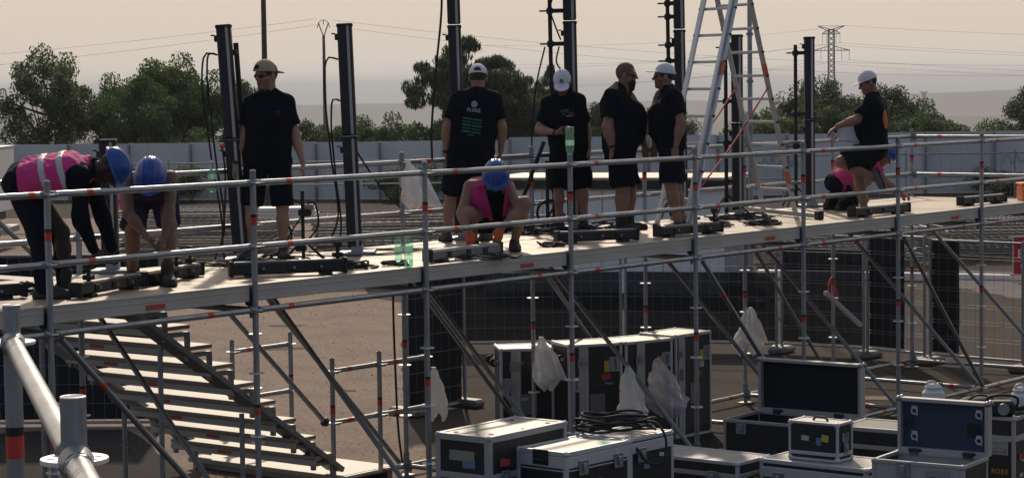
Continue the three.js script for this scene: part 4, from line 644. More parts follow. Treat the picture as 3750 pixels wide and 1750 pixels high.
{ // G and I
  const g = thing('flight_case', 'black flight case half hidden between the two open cases', 'flight case', [7.55, 0, 2.62], 0.08, FC); casters(g, 0.55, 0.8); shell(g, 0.55, 0.62, 0.8, 0.1, { edge: 0.035, em: MAT.aluDull }); seam(g, 0.55, 0.8, 0.55, 0.04, MAT.aluDull);
  const w = 0.6, d = 0.78, h = 0.88, t = thing('flight_case', 'tall black flight case with yellow lettering behind the blue-lidded case', 'flight case', [7.2, 0, 3.72], 0.06, FC); casters(t, w, d); shell(t, w, h, d, 0.1, { edge: 0.03, em: MAT.aluDull }); seam(t, w, d, 0.80, 0.05, MAT.aluDull);
  const tx = textTex(256, 96, '#0c0d10', x => { x.fillStyle = '#a08a45'; x.font = 'bold 80px sans-serif'; x.fillText('ROBE', 12, 78); }); part(t, 'lettering', new THREE.PlaneGeometry(0.2, 0.075), M([1, 1, 1], 0.6, 0, { map: tx }), [-w / 2 - 0.003, 0.52, 0.27], [0, -Math.PI / 2, 0]); part(t, 'handle', GEO_HANDLE, MAT.galv, [-w / 2 - 0.01, 0.72, 0.26], [0, -Math.PI / 2, 0]);
  // things on top of it
  const can = (label, p, turn) => { const c = thing('jerrycan', label, 'jerrycan', p, turn, 'white jerrycans'); const hull = merge([box(0.19, 0.17, 0.13, 0.03), place(box(0.15, 0.06, 0.1, 0.025), [0, 0.1, 0])]); part(c, 'body', hull, M([0.6, 0.6, 0.62], 0.45), [0, 0.087, 0]); part(c, 'handle', curve([[-0.06, 0.19, 0], [-0.05, 0.23, 0], [0.01, 0.235, 0], [0.03, 0.2, 0]], 0.012, 20), M([0.55, 0.55, 0.57], 0.45)); part(c, 'cap', new THREE.CylinderGeometry(0.02, 0.02, 0.035, 14), MAT.black, [0.06, 0.21, 0]); };
  can('white jerrycan left of the black equipment on the tall case', [7.05, 0.984, 3.30], CAMYAW); can('white jerrycan at the right end on the tall case', [7.28, 0.984, 4.02], CAMYAW + 0.3);
  const b = thing('equipment_bag', 'long black soft bag between the two white jerrycans', 'bag', [7.18, 0.985, 3.66], CAMYAW + 0.1); const bg = new THREE.SphereGeometry(1, 24, 14); bg.scale(0.22, 0.06, 0.10); const bp = bg.attributes.position; for (let i = 0; i < bp.count; i++) { const n = N3.noise(bp.getX(i) * 12, bp.getY(i) * 12, bp.getZ(i) * 12); bp.setXYZ(i, bp.getX(i) * (1 + 0.06 * n), Math.max(-0.055, bp.getY(i) * (1 + 0.2 * n)), bp.getZ(i)); } bg.computeVertexNormals(); part(b, 'body', bg, MAT.rubber, [0, 0.058, 0]); part(b, 'carry_strap', curve([[-0.1, 0.1, 0.05], [-0.04, 0.14, 0.09], [0.06, 0.13, 0.09], [0.12, 0.1, 0.05]], 0.01, 20), MAT.black);
  const f = thing('stage_lamp', 'dark boxy stage lamp resting in front of the right-hand jerrycan', 'stage lamp', [6.98, 0.985, 3.98], CAMYAW); part(f, 'housing', box(0.22, 0.13, 0.16, 0.03), MAT.blackGloss, [0, 0.066, 0]); part(f, 'yoke', curve([[-0.12, 0.05, 0.02], [-0.13, 0.15, 0.03], [0, 0.18, 0.03], [0.13, 0.15, 0.03], [0.12, 0.05, 0.02]], 0.012, 24), MAT.black); tube(f, 'clamp_arm', [0.11, 0.06, 0], [0.26, 0.07, 0], 0.02, MAT.black); part(f, 'lens', new THREE.CylinderGeometry(0.05, 0.05, 0.02, 20), MAT.galv, [0, 0.066, 0.082], [Math.PI / 2, 0, 0]);
}
// upright cases under the stage
function upright(label, a, b, h, dep, o) {
  const w = Math.hypot(b[0] - a[0], b[1] - a[1]), turn = Math.atan2(-(b[1] - a[1]), b[0] - a[0]); const nx = (b[1] - a[1]) / w, nz = -(b[0] - a[0]) / w; // away from the camera
  const t = thing('upright_flight_case', label, 'flight case', [(a[0] + b[0]) / 2 + nx * dep / 2, 0, (a[1] + b[1]) / 2 + nz * dep / 2], turn, 'flight cases standing on end under the stage');
  shell(t, w, h, dep, 0.0, { edge: 0.03, em: MAT.alu, top: TOPGREY }); const f = dep / 2;
  part(t, 'lid_rim', box(o.bw || 0.11, h - 0.03, 0.014, 0.004), MAT.aluDull, [-w / 2 + o.bx, h / 2, f + 0.002]); part(t, 'lid_rim_lip', box(0.015, h - 0.03, 0.022, 0.004), MAT.alu, [-w / 2 + o.bx + 0.03, h / 2, f + 0.004]);
  for (const y of [h * 0.82, h * 0.3]) { const l = part(t, 'latch', GEO_LATCH, MAT.galv, [-w / 2 + o.bx - 0.01, y, f + 0.012], [0, 0, Math.PI / 2]); } part(t, 'handle', GEO_HANDLE, MAT.galv, [-w / 2 + 0.075, h * 0.62, f + 0.006], [0, 0, Math.PI / 2]); part(t, 'handle', GEO_HANDLE, MAT.galv, [w / 2 - 0.09, h * 0.8, f + 0.006], [0, 0, Math.PI / 2]);
  part(t, 'paper_label', box(0.17, 0.22, 0.003, 0.001), M([0.16, 0.165, 0.18], 0.7), [0.02, h * 0.42, f + 0.003]); part(t, 'yellow_label', box(0.07, 0.12, 0.004, 0.001), YEL, [w * 0.22, h * 0.78, f + 0.004]);
  for (const y of [0.15, h - 0.15]) for (const s of [-1, 1]) { part(t, 'caster', new THREE.CylinderGeometry(0.045, 0.045, 0.035, 14), MAT.rubber, [-w / 2 - 0.06, y, s * (dep / 2 - 0.09)], [Math.PI / 2, 0, 0]); part(t, 'caster_fork', box(0.06, 0.05, 0.05, 0.008), MAT.galvOld, [-w / 2 - 0.03, y, s * (dep / 2 - 0.09)]); } return t;
}
upright('upright black flight case standing alone, leftmost of the four under the stage', [8.25, -2.5], [8.67, -2.1], 1.03, 0.5, { bx: 0.17 });
upright('upright black flight case, second from the left under the stage', [8.43, -1.72], [8.95, -1.40], 1.1, 0.5, { bx: 0.17 });
upright('upright black flight case, second from the right under the stage', [8.99, -1.38], [9.59, -1.19], 1.1, 0.5, { bx: 0.2 });
upright('tallest upright black flight case, rightmost of the four under the stage', [9.64, -1.18], [10.27, -1.14], 1.12, 0.5, { bx: 0.1 });

// tape, stickers and stencils on the touring cases
{
  const cases = scene.children.filter(c => /^(flight_case|upright_flight_case)/.test(c.name)); const tape = [M([0.45, 0.43, 0.38], 0.7), M([0.35, 0.05, 0.04], 0.7), M([0.12, 0.2, 0.34], 0.7), M([0.5, 0.42, 0.10], 0.7)];
  cases.forEach((c, i) => { const up = /^upright/.test(c.name), bb = new THREE.Box3(); c.children.forEach(q => { if (q.name === 'end_panel' || q.name === 'side_panel') { q.geometry.computeBoundingBox(); const b = q.geometry.boundingBox.clone().translate(q.position); bb.union(b); } });
    for (let k = 0; k < 3; k++) { const w = rnd(0.05, 0.13), h = rnd(0.025, 0.07), y = rnd(bb.min.y + 0.1, bb.max.y - 0.1); part(c, 'sticker', box(w, h, 0.003, 0.001), tape[(i + k) % 4], [rnd(bb.min.x + 0.12, bb.max.x - 0.12), y, bb.max.z + 0.008], [0, 0, rnd(-0.12, 0.12)]); if (!up) part(c, 'sticker', box(0.003, h, w, 0.001), tape[(i + k + 1) % 4], [bb.min.x - 0.008, rnd(bb.min.y + 0.1, bb.max.y - 0.1), rnd(bb.min.z + 0.1, bb.max.z - 0.1)], [rnd(-0.12, 0.12), 0, 0]); } });
}
// ---------- LED columns standing on the deck ----------
function ledColumn(label, x, z, H, lean, o = {}) {
  const t = thing('light_column', label, 'light column', [x, DECK, z], CAMYAW, 'black light columns on the deck'); t.rotation.z = lean; t.rotation.order = 'YXZ'; const w = o.w || 0.125, n = Math.max(1, Math.round(H / 1.05)), sh = (H - 0.06) / n;
  part(t, 'base_plate', box(0.34, 0.03, 0.34, 0.006), o.plate || MAT.galvOld, [0.02, 0.016, 0]); part(t, 'foot_block', box(0.11, 0.06, 0.1, 0.006), MAT.aluDull, [0.02, 0.055, 0]);
  for (let i = 0; i < n; i++) { const y = 0.06 + sh * (i + 0.5); const b = part(t, 'light_bar', box(w, sh - 0.012, 0.10, 0.012), MAT.blackGloss, [0, y, 0]); part(b, 'light_strip', box(0.026, sh - 0.03, 0.012, 0.003), MAT.aluDull, [w * 0.22, 0, 0.05]); part(b, 'end_cap', box(w + 0.012, 0.035, 0.112, 0.008), MAT.black, [0, sh / 2 - 0.02, 0]); part(b, 'side_clamp', box(0.03, 0.06, 0.05, 0.008), MAT.black, [-w / 2 - 0.012, sh * 0.38, 0]); part(b, 'side_knob', box(0.035, 0.014, 0.014, 0.004), MAT.black, [-w / 2 - 0.04, sh * 0.41, 0]); }
  if (o.rear) { part(t, 'support_tube', new THREE.CylinderGeometry(0.024, 0.024, H * 0.92, 12), MAT.black, [0.085, H * 0.46, -0.11]); part(t, 'support_clamp', box(0.07, 0.05, 0.12, 0.01), MAT.black, [0.06, H * 0.88, -0.06]); }
  if (o.tube) { const q = o.tube; part(t, 'stand_tube', new THREE.CylinderGeometry(0.022, 0.022, q.h || H, 12), MAT.black, [q.dx, (q.h || H) / 2, 0]); for (const y of q.ys) { part(t, 'bracket', box(Math.abs(q.dx), 0.045, 0.05, 0.008), MAT.black, [q.dx / 2, y, 0]); part(t, 'clamp', box(0.075, 0.075, 0.075, 0.016), MAT.black, [q.dx, y, 0]); part(t, 'clamp_handle', box(0.09, 0.018, 0.018, 0.005), MAT.black, [q.dx - 0.07, y, 0.01]); } part(t, 'tripod_foot', merge([0, 2.1, 4.2].map(a => tubeG([q.dx, 0.25, 0], [q.dx + 0.28 * Math.cos(a), 0.015, 0.28 * Math.sin(a)], 0.012, 6))), MAT.black); }
  for (const c of o.cables || []) part(t, 'cable', curve(c, 0.009, 40, 5), MAT.rubber); return t;
}
const hang = (x, y0, y1, bow) => [[x, y0, 0.02], [x - bow, y0 + 0.02, 0.03], [x - bow * 1.5, y0 - 0.15, 0.03], [x - bow * 1.25, (y0 + y1) / 2, 0.03], [x - bow * 0.8, y1 + 0.2, 0.03], [x - bow * 1.6, y1, 0.1]];
ledColumn('short black light column behind the blue-helmeted bending workers', 2.31, -1.95, 1.13, 0.0, { w: 0.14, tube: null });
ledColumn('leaning black light column left of the man in a beige cap', 3.86, -1.95, 2.12, 0.055, { w: 0.13, rear: true, cables: [hang(-0.07, 1.85, 0.1, 0.07), hang(-0.07, 1.85, 0.02, 0.10)] });
ledColumn('free-standing black light column in the open middle left of the stage', 4.9, -1.51, 2.13, 0.03, { w: 0.135, plate: MAT.galvOld, cables: [hang(-0.07, 1.8, 0.15, 0.09), hang(-0.07, 1.42, 0.05, 0.06), [[0.06, 0.95, 0.03], [0.18, 0.75, 0.06], [0.3, 0.58, 0.1], [0.44, 0.42, 0.1]]] });
ledColumn('tall black light column behind the man with a printed back', 6.97, -1.95, 3.2, 0.02, { w: 0.13 });
ledColumn('tall black light column with side stand tube behind the man reading', 8.86, -1.95, 3.3, 0.01, { w: 0.14, tube: { dx: -0.21, h: 3.3, ys: [2.33, 1.98, 1.1, 0.45] }, cables: [[[-0.02, 2.62, 0], [-0.14, 2.55, 0.03], [-0.2, 2.4, 0.03]], [[-0.2, 2.3, 0.02], [-0.15, 2.15, 0.03], [-0.1, 2.02, 0.02]], [[-0.12, 1.95, 0.02], [-0.15, 1.78, 0.03], [-0.09, 1.7, 0.02], [-0.05, 1.7, 0.02]], [[-0.27, 1.95, 0], [-0.36, 1.6, 0.05], [-0.42, 1.2, 0.05], [-0.44, 0.5, 0.05]]] });
ledColumn('tall black light column with a lattice of brackets left of the stepladder', 10.93, -1.95, 3.2, 0.01, { w: 0.125, tube: { dx: -0.13, h: 3.2, ys: [2.62, 2.45, 2.3, 1.98, 1.8, 1.6, 0.8] } });
ledColumn('black light column seen through the stepladder', 11.7, -1.7, 2.1, 0.0, { w: 0.13, tube: { dx: -0.13, h: 1.98, ys: [1.95, 1.33, 0.85, 0.4] } });
ledColumn('black light column with a side tube right of the stepladder', 13.73, -1.95, 2.1, 0.0, { w: 0.125, tube: { dx: -0.17, h: 2.0, ys: [1.9, 1.15, 0.75] } });
solo('hanging_cable', 'long thin black cable dropping from above left of the tall column', 'cable', curve([[6.98, 5.6, -2.05], [6.86, 5.2, -2.06], [6.84, 4.6, -2.06], [6.74, 4.0, -2.06], [6.66, 3.4, -2.06], [6.66, 3.1, -2.06]], 0.012, 60, 6), MAT.rubber);
{ const t = thing('cable_connector', 'orange-red cable plug on a black cable left of the leaning column', 'plug', [3.72, 0, -2.02]); part(t, 'plug', box(0.05, 0.04, 0.04, 0.012), M([0.6, 0.06, 0.03], 0.5), [0, DECK + 1.03, 0]); part(t, 'cable', curve([[0, DECK + 1.02, 0], [0.03, DECK + 0.8, 0], [0.02, DECK + 0.5, 0], [-0.04, DECK + 0.2, 0.02], [-0.1, DECK + 0.012, 0.1]], 0.009, 30), MAT.rubber); }
// ---------- light bars lying on the deck ----------
function lyingBar(label, a, b, o = {}) {
  const L = Math.hypot(b[0] - a[0], b[1] - a[1]), t = thing('light_bar', label, 'light bar', [(a[0] + b[0]) / 2, DECK + (o.lift || 0), (a[1] + b[1]) / 2], Math.atan2(-(b[1] - a[1]), b[0] - a[0]), 'black light bars lying on the deck'); if (o.tilt) { t.rotation.order = 'YXZ'; t.rotation.z = o.tilt; }
  const h = o.h || 0.085; part(t, 'housing', box(L, h, 0.09, 0.012), o.mat || MAT.blackGloss, [0, 0.022 + h / 2, 0]); part(t, 'lens_strip', box(L - 0.06, 0.01, 0.05, 0.003), MAT.aluDull, [0, 0.022 + h + 0.003, 0]);
  for (const s of [-1, 1]) { part(t, 'end_plate', box(0.03, h + 0.03, 0.11, 0.008), MAT.black, [s * L / 2, 0.022 + h / 2, 0]); part(t, 'mounting_foot', box(0.09, 0.024, 0.14, 0.006), MAT.black, [s * L * 0.33, 0.0125, 0]); }
  for (const f of [-0.25, 0.02, 0.26]) { part(t, 'slide_lock', box(0.07, 0.05, 0.012, 0.004), MAT.black, [f * L, 0.022 + h / 2, 0.05]); part(t, 'bolt', new THREE.CylinderGeometry(0.012, 0.012, 0.012, 10), MAT.galvOld, [f * L + 0.02, 0.022 + h / 2, 0.058], [Math.PI / 2, 0, 0]); }
  for (const [f, s] of o.yokes || []) { part(t, 'yoke_stem', new THREE.CylinderGeometry(0.016, 0.016, 0.13, 10), MAT.black, [f * L, h + 0.09, 0]); part(t, 'yoke_clamp', box(0.09, 0.04, 0.07, 0.01), MAT.black, [f * L, h + 0.06, 0]); part(t, 'yoke_clamp', box(0.07, 0.05, 0.06, 0.012), MAT.black, [f * L, h + 0.15, 0]); } return t;
}
lyingBar('black light bar end poking in at the left edge of the deck', [-0.5, -1.0], [0.36, -0.72]);
lyingBar('black light bar held down by the pink-vested bending worker', [0.5, -0.30], [1.42, -0.62], { yokes: [[-0.3, 1]] });
lyingBar('black light bar at the feet of the shirtless bending worker', [1.46, -0.63], [2.42, -1.0], { yokes: [[0.1, 1], [0.35, 1]] });
lyingBar('black light bar lying in front of the man in a beige cap', [2.42, -0.62], [3.22, -0.10], { h: 0.10, yokes: [[0.44, 1]] });
lyingBar('grey light bar in front of the crouching pink-vested worker', [4.42, -0.22], [5.5, -0.30], { mat: M([0.16, 0.17, 0.19], 0.4, 0.4) });
lyingBar('black light bar at the feet of the man reading', [6.86, -0.66], [7.62, -0.26], { h: 0.095 });
lyingBar('black light bar by the feet of the man facing the bearded man', [8.1, -0.34], [9.05, -0.22], { yokes: [[0.42, 1]] });
lyingBar('black light bar in front of the kneeling pink worker', [11.9, -0.30], [13.1, -0.26], { yokes: [] });
lyingBar('black light bar farthest right on the deck', [14.6, -0.34], [15.6, -0.26]);
// ---------- cable heaps ----------
function heap(label, x, z, r, n, o = {}) {
  const t = thing('cable_heap', label, 'cable', [x, DECK, z], CAMYAW, 'black cable heaps on the deck');
  for (let k = 0; k < n; k++) { const pts = [], a0 = rnd(6.28), rr = r * rnd(0.5, 1), cx = rnd(-0.4, 0.4) * r, cz = rnd(-0.4, 0.4) * r; for (let i = 0; i <= 12; i++) { const a = a0 + i / 12 * Math.PI * rnd(1.5, 2.2); pts.push([cx + rr * 1.3 * Math.cos(a), 0.012 + (o.h || 0.03) * (0.5 + 0.5 * Math.sin(a * 2 + k)) * k / n, cz + rr * Math.sin(a)]); } part(t, 'cable', curve(pts, o.t || 0.009, 48, 5), MAT.rubber); }
  for (let k = 0; k < (o.plugs || 2); k++) part(t, 'connector', box(0.09, 0.04, 0.045, 0.012), MAT.black, [rnd(-1, 1) * r, 0.03, rnd(-0.8, 0.8) * r], [0, rnd(6), 0]); return t;
}
heap('coil of black cable left of the first front post', 0.61, -0.99, 0.13, 7, { h: 0.09 });
heap('tangled black cables right of the bar in front of the man in a beige cap', 3.62, -0.5, 0.22, 8, { plugs: 5, h: 0.07 });
heap('loose black cable left of the green bottles', 4.05, -0.3, 0.10, 3, { plugs: 3 });
heap('thin cable along the deck behind the green bottles', 5.0, -1.35, 0.5, 2, { plugs: 0, t: 0.007 });
heap('cable ends in front of the crouching worker', 5.1, -0.12, 0.25, 4, { plugs: 4 });
heap('dark cable heap behind the feet of the man reading', 8.1, -1.75, 0.28, 8, { plugs: 6, h: 0.1 });
heap('two cable plugs near the front edge right of the crouching worker', 6.55, -0.5, 0.10, 3, { plugs: 4, h: 0.06 });
heap('curled cable loops behind the feet of the bearded man', 8.75, -1.5, 0.16, 5, { plugs: 2, h: 0.12 });
heap('black cable and clamp left of the fallen ladder foot', 10.35, -0.5, 0.16, 5, { plugs: 3, h: 0.05 });
heap('cable bits behind the bar near the stepladder', 9.75, -0.8, 0.22, 5, { plugs: 4, h: 0.06 });
heap('cables at the feet of the man in a beige cap', 3.6, -1.6, 0.45, 5, { plugs: 3, h: 0.03 });
heap('cables on the deck by the stepladder column', 11.2, -1.35, 0.3, 5, { plugs: 3, h: 0.06 });
{ // small stands between the two columns
  const t = thing('clamp_stand', 'black clamp stand cluttered with cables left of the free-standing column', 'stand', [4.25, DECK, -1.55], CAMYAW); tube(t, 'stem', [0, 0, 0], [0.0, 0.62, 0], 0.016, MAT.black); for (const a of [0.4, 2.5, 4.6]) tube(t, 'leg', [0, 0.18, 0], [0.2 * Math.cos(a), 0.01, 0.2 * Math.sin(a)], 0.012, MAT.black); part(t, 'clamp', box(0.12, 0.07, 0.08, 0.016), MAT.black, [0.02, 0.42, 0]); part(t, 'clamp', box(0.09, 0.05, 0.07, 0.012), MAT.galvOld, [0.06, 0.47, 0.02]); part(t, 'clamp', box(0.1, 0.06, 0.07, 0.012), MAT.black, [-0.02, 0.1, 0]); part(t, 'cable', curve([[0, 0.5, 0], [-0.13, 0.55, 0.02], [-0.16, 0.4, 0.03], [-0.1, 0.2, 0.05], [-0.3, 0.02, 0.1], [-0.5, 0.012, 0.1]], 0.009, 40), MAT.rubber); part(t, 'cable', curve([[0.02, 0.48, 0], [0.1, 0.52, 0.02], [0.14, 0.3, 0.03], [0.05, 0.15, 0.05], [0.2, 0.012, 0.1]], 0.009, 40), MAT.rubber); part(t, 'cable', curve([[0.0, 0.4, 0], [-0.1, 0.25, 0.05], [-0.2, 0.08, 0.0], [-0.4, 0.012, 0.0]], 0.008, 40), MAT.rubber);
  const u = thing('hand_wheel_stand', 'black stand with curved wheel behind the legs of the man reading', 'stand', [8.35, DECK, -1.95], CAMYAW); const w = new THREE.TorusGeometry(0.13, 0.014, 8, 28, Math.PI * 1.5); part(u, 'wheel', w, MAT.black, [0.05, 0.2, 0], [0, 0, 1.2]); tube(u, 'strut', [-0.35, 0.05, 0], [0.0, 0.95, 0], 0.022, MAT.black); tube(u, 'post', [0.03, 0.0, -0.03], [0.03, 0.75, -0.03], 0.02, MAT.black); part(u, 'foot', box(0.3, 0.03, 0.2, 0.01), MAT.black, [0, 0.016, 0]);
}
// ---------- stepladder ----------
{
  const t = thing('stepladder', 'tall aluminium double stepladder with red straps standing on the deck', 'stepladder');
  const ap = [[10.75, 5.12, -1.43], [10.57, 5.12, -0.89]], f1 = [[9.4, DECK + 0.02, -1.25], [9.22, DECK + 0.02, -0.71]], f2 = [[12.1, DECK + 0.05, -1.6], [11.92, DECK + 0.05, -1.06]];
  const side = V(ap[1][0] - ap[0][0], 0, ap[1][2] - ap[0][2]).normalize();
  for (const [f, top, n, seg] of [[f1, 0.0, 9, 's'], [f2, 0.0, 10, 's']]) for (let k = 0; k < 2; k++) { const w = k ? 1 : 0; bar(t, 'stile', f[k], mix3(f[k], ap[k], 1.0), 0.026, 0.07, MAT.alu, side); }
  for (const [f, n] of [[f1, 9], [f2, 10]]) for (let i = 1; i <= n; i++) { const q = i / (n + 0.6); const a = mix3(f[0], ap[0], q), b = mix3(f[1], ap[1], q); const r = bar(t, 'rung', a, b, 0.03, 0.032, MAT.alu); for (const [e, s] of [[a, -1], [b, 1]]) part(t, 'rung_plug', box(0.04, 0.03, 0.03, 0.008), MAT.black, [e[0] + side.x * s * 0.025, e[1], e[2] + side.z * s * 0.025], [0, Math.atan2(-side.z, side.x), 0]); }
  // second pair of stiles of the sliding section
  for (let k = 0; k < 2; k++) { const o = k ? -0.045 : 0.045; const a = mix3(f1[k], ap[k], 0.0), b = mix3(f1[k], ap[k], 0.98); bar(t, 'sliding_stile', [a[0] + side.x * o - 0.03, a[1] + 0.05, a[2] + side.z * o], [b[0] + side.x * o - 0.03, b[1], b[2] + side.z * o], 0.024, 0.06, MAT.alu, side); }
  const sb = bar(t, 'stabiliser_bar', [12.36, DECK + 0.045, -2.02], [11.45, DECK + 0.045, -0.48], 0.08, 0.05, MAT.aluDull); part(t, 'stabiliser_cap', box(0.12, 0.1, 0.07, 0.012), MAT.black, [11.43, DECK + 0.052, -0.45], [0, 1.04, 0]); part(t, 'stabiliser_cap', box(0.12, 0.1, 0.07, 0.012), MAT.black, [12.38, DECK + 0.052, -2.05], [0, 1.04, 0]);
  for (const f of f1) part(t, 'rubber_foot', box(0.09, 0.05, 0.06, 0.012), MAT.black, [f[0], DECK + 0.026, f[2]]);
  const strap = M([0.42, 0.04, 0.05], 0.6); for (const k of [0, 1]) { const a = mix3(f1[k], ap[k], k ? 0.13 : 0.16), b = mix3(f2[k], ap[k], 0.52); part(t, 'red_strap', curve([a, [(a[0] + b[0]) / 2, (a[1] + b[1]) / 2 - 0.05, (a[2] + b[2]) / 2], b], 0.010, 24, 5), strap); }
  const orange = M([0.55, 0.16, 0.08], 0.5); for (const [f, k, q] of [[f1, 1, 0.57], [f2, 1, 0.56], [f2, 1, 0.12]]) { const a = mix3(f[k], ap[k], q), b = mix3(f[k], ap[k], q + 0.055); bar(t, 'warning_sticker', [a[0] + side.x * 0.003, a[1], a[2] + side.z * 0.003], [b[0] + side.x * 0.003, b[1], b[2] + side.z * 0.003], 0.027, 0.071, orange, side); }
}
// ---------- bottles ----------
const PET = new THREE.MeshPhysicalMaterial({ roughness: 0.12, transmission: 0.9, thickness: 0, ior: 1.45 }); PET.color.setRGB(0.72, 0.95, 0.84);
const WATER = new THREE.MeshPhysicalMaterial({ roughness: 0.05, transmission: 1, thickness: 0.06, ior: 1.33 }); WATER.color.setRGB(0.8, 0.95, 0.88);
const LABELM = new THREE.MeshPhysicalMaterial({ roughness: 0.5, transmission: 0.6, thickness: 0, side: THREE.DoubleSide }); LABELM.color.setRGB(0.75, 0.92, 0.82);
const bottleProfile = (s) => [[0.001, 0], [0.036, 0.002], [0.04, 0.012], [0.04, 0.07], [0.037, 0.085], [0.04, 0.10], [0.04, 0.19], [0.034, 0.225], [0.018, 0.262], [0.014, 0.27], [0.014, 0.29]].map(p => new THREE.Vector2(p[0] * s, p[1] * s));
const GB = new THREE.LatheGeometry(bottleProfile(1), 20), GCAP = new THREE.CylinderGeometry(0.016, 0.016, 0.022, 14), GW = new THREE.LatheGeometry([[0.001, 0.004], [0.036, 0.006], [0.037, 0.1], [0.037, 0.13], [0.001, 0.13]].map(p => new THREE.Vector2(...p)), 18);
function bottle(label, p, o = {}) { const t = thing('water_bottle', label, 'bottle', p, 0, 'green plastic water bottles'); if (o.rot) t.rotation.set(...o.rot); if (o.s) t.scale.setScalar(o.s); part(t, 'bottle', GB, PET); part(t, 'cap', GCAP, M(o.cap || [0.12, 0.5, 0.25], 0.5), [0, 0.298, 0]); part(t, 'label_band', new THREE.CylinderGeometry(0.0408, 0.0408, 0.05, 20, 1, true), LABELM, [0, 0.15, 0]); if (o.water) part(t, 'water', GW, WATER); return t; }
bottle('green bottle standing upright, taller of the pair by the third post', [4.05, DECK, -0.12]); bottle('green bottle standing upright, left one of the pair by the third post', [4.22, DECK, -0.38], { s: 0.85 });
bottle('green bottle lying on its side at the foot of the third post', [3.98, DECK + 0.041, 0.02 - 0.07], { rot: [Math.PI / 2, 0, 0.9], s: 0.8 });
bottle('green bottle balanced upside down on top of a front post', [3 * BAY, LEDGER + 1.1 + 0.252, 0], { rot: [Math.PI, 0, 0], water: false });
bottle('green bottle with white cap behind the hand of the man in a beige cap', [3.55, LEDGER + 1.02 - 0.19, -1.98], { cap: [0.7, 0.7, 0.7], s: 0.9 });
// ---------- plastic bags ----------
const BAG = new THREE.MeshPhysicalMaterial({ roughness: 0.4, transmission: 0.32, thickness: 0, side: THREE.DoubleSide }); BAG.color.setRGB(0.88, 0.87, 0.86);
const BAGCLEAR = new THREE.MeshPhysicalMaterial({ roughness: 0.4, transmission: 0.7, thickness: 0, side: THREE.DoubleSide }); BAGCLEAR.color.setRGB(0.75, 0.74, 0.77);
function bag(label, p, w, h, o = {}) { // crumpled sack hanging from its gathered top
  const t = thing('plastic_bag', label, 'plastic bag', p, CAMYAW + (o.turn || 0), 'plastic bags tied to the scaffold'); const nu = 64, nv = 48, pos = [], idx = []; const sd = o.seed || p[0];
  for (let j = 0; j <= nv; j++) for (let i = 0; i <= nu; i++) { const v = j / nv, a = i / nu * Math.PI * 2; let r = 0.10 + 0.9 * Math.pow(Math.min(1, v * 1.25), 0.7); if (v > 0.8) r *= 1 - Math.pow((v - 0.8) / 0.2, 2) * 0.55; const fold = 1 + 0.24 * N3.noise(Math.cos(a) * 2.4 + sd, Math.sin(a) * 2.4, v * 2.2) + 0.16 * Math.abs(N3.noise(Math.cos(a) * 6 + sd, Math.sin(a) * 6, v * 5)) + 0.07 * N3.noise(Math.cos(a) * 15, Math.sin(a) * 15 + sd, v * 12) + 0.12 * Math.sin(a * 7 + sd + v * 3) * (1 - 0.6 * v) + 0.08 * N3.noise(a * 3.2, v * 9, sd);
    const rr = r * fold; pos.push(w / 2 * rr * Math.cos(a) + (o.sx || 0) * v + 0.03 * N3.noise(v * 4, sd, a), -h * v * (1 + 0.10 * Math.sin(a * 2 + sd) * v), w * 0.32 * rr * Math.sin(a)); if (i < nu && j < nv) { const k = j * (nu + 1) + i; idx.push(k, k + nu + 1, k + 1, k + 1, k + nu + 1, k + nu + 2); } }
  const g = new THREE.BufferGeometry(); g.setAttribute('position', new THREE.Float32BufferAttribute(pos, 3)); g.setIndex(idx); g.computeVertexNormals(); part(t, 'sack', g, o.mat || BAG); part(t, 'knot', new THREE.TorusGeometry(0.018, 0.007, 6, 12), BAG, [0, 0.005, 0], [Math.PI / 2, 0, 0]);
  if (o.flap) { const fg = new THREE.PlaneGeometry(o.flap[0], o.flap[1], 12, 12), q = fg.attributes.position; for (let i = 0; i < q.count; i++) { const X = q.getX(i) / o.flap[0] + 0.5, Y = q.getY(i) / o.flap[1] + 0.5; q.setXYZ(i, X * o.flap[0] * (1.15 - 0.5 * Y), (Y - 1) * o.flap[1] * (1 - 0.35 * Math.abs(X - 0.6)) - X * 0.16, 0.05 + 0.03 * N3.noise(X * 3, Y * 3, sd) + 0.025 * Math.sin(X * 9)); } fg.computeVertexNormals(); part(t, 'flap', fg, o.mat || BAG, [0, 0, 0.02]); } return t;
}
bag('white plastic bag tied to the rear rail post behind the third front post', [6.22, LEDGER + 1.02, -2.0], 0.2, 0.44, { sx: 0.05, flap: [0.30, 0.36] });
bag('white plastic bag tied to a rear post above the leftmost upright flight case', [8.30, LEDGER - 0.92, -1.98], 0.26, 0.52, { sx: 0.06, flap: [0.24, 0.34], seed: 3.3 });
bag('greyish plastic bag hanging from a brace in front of the upright flight cases', [8.26, 0.95, -0.83], 0.28, 0.56, { sx: 0.05, seed: 9.1 });
bag('large clear plastic sack slung between the upright flight cases', [8.86, 0.96, -0.88], 0.40, 0.56, { sx: 0.12, mat: BAGCLEAR, seed: 5.7 });
bag('white plastic bag tied to a rear post left of the big open lid', [12.40, LEDGER - 0.95, -1.98], 0.34, 0.52, { sx: -0.05, flap: [0.18, 0.3], seed: 7.4 });
bag('white plastic bag on the post beside the narrow black panel', [6.80, 1.0, -2.2], 0.2, 0.5, { sx: 0.04, seed: 1.2 });
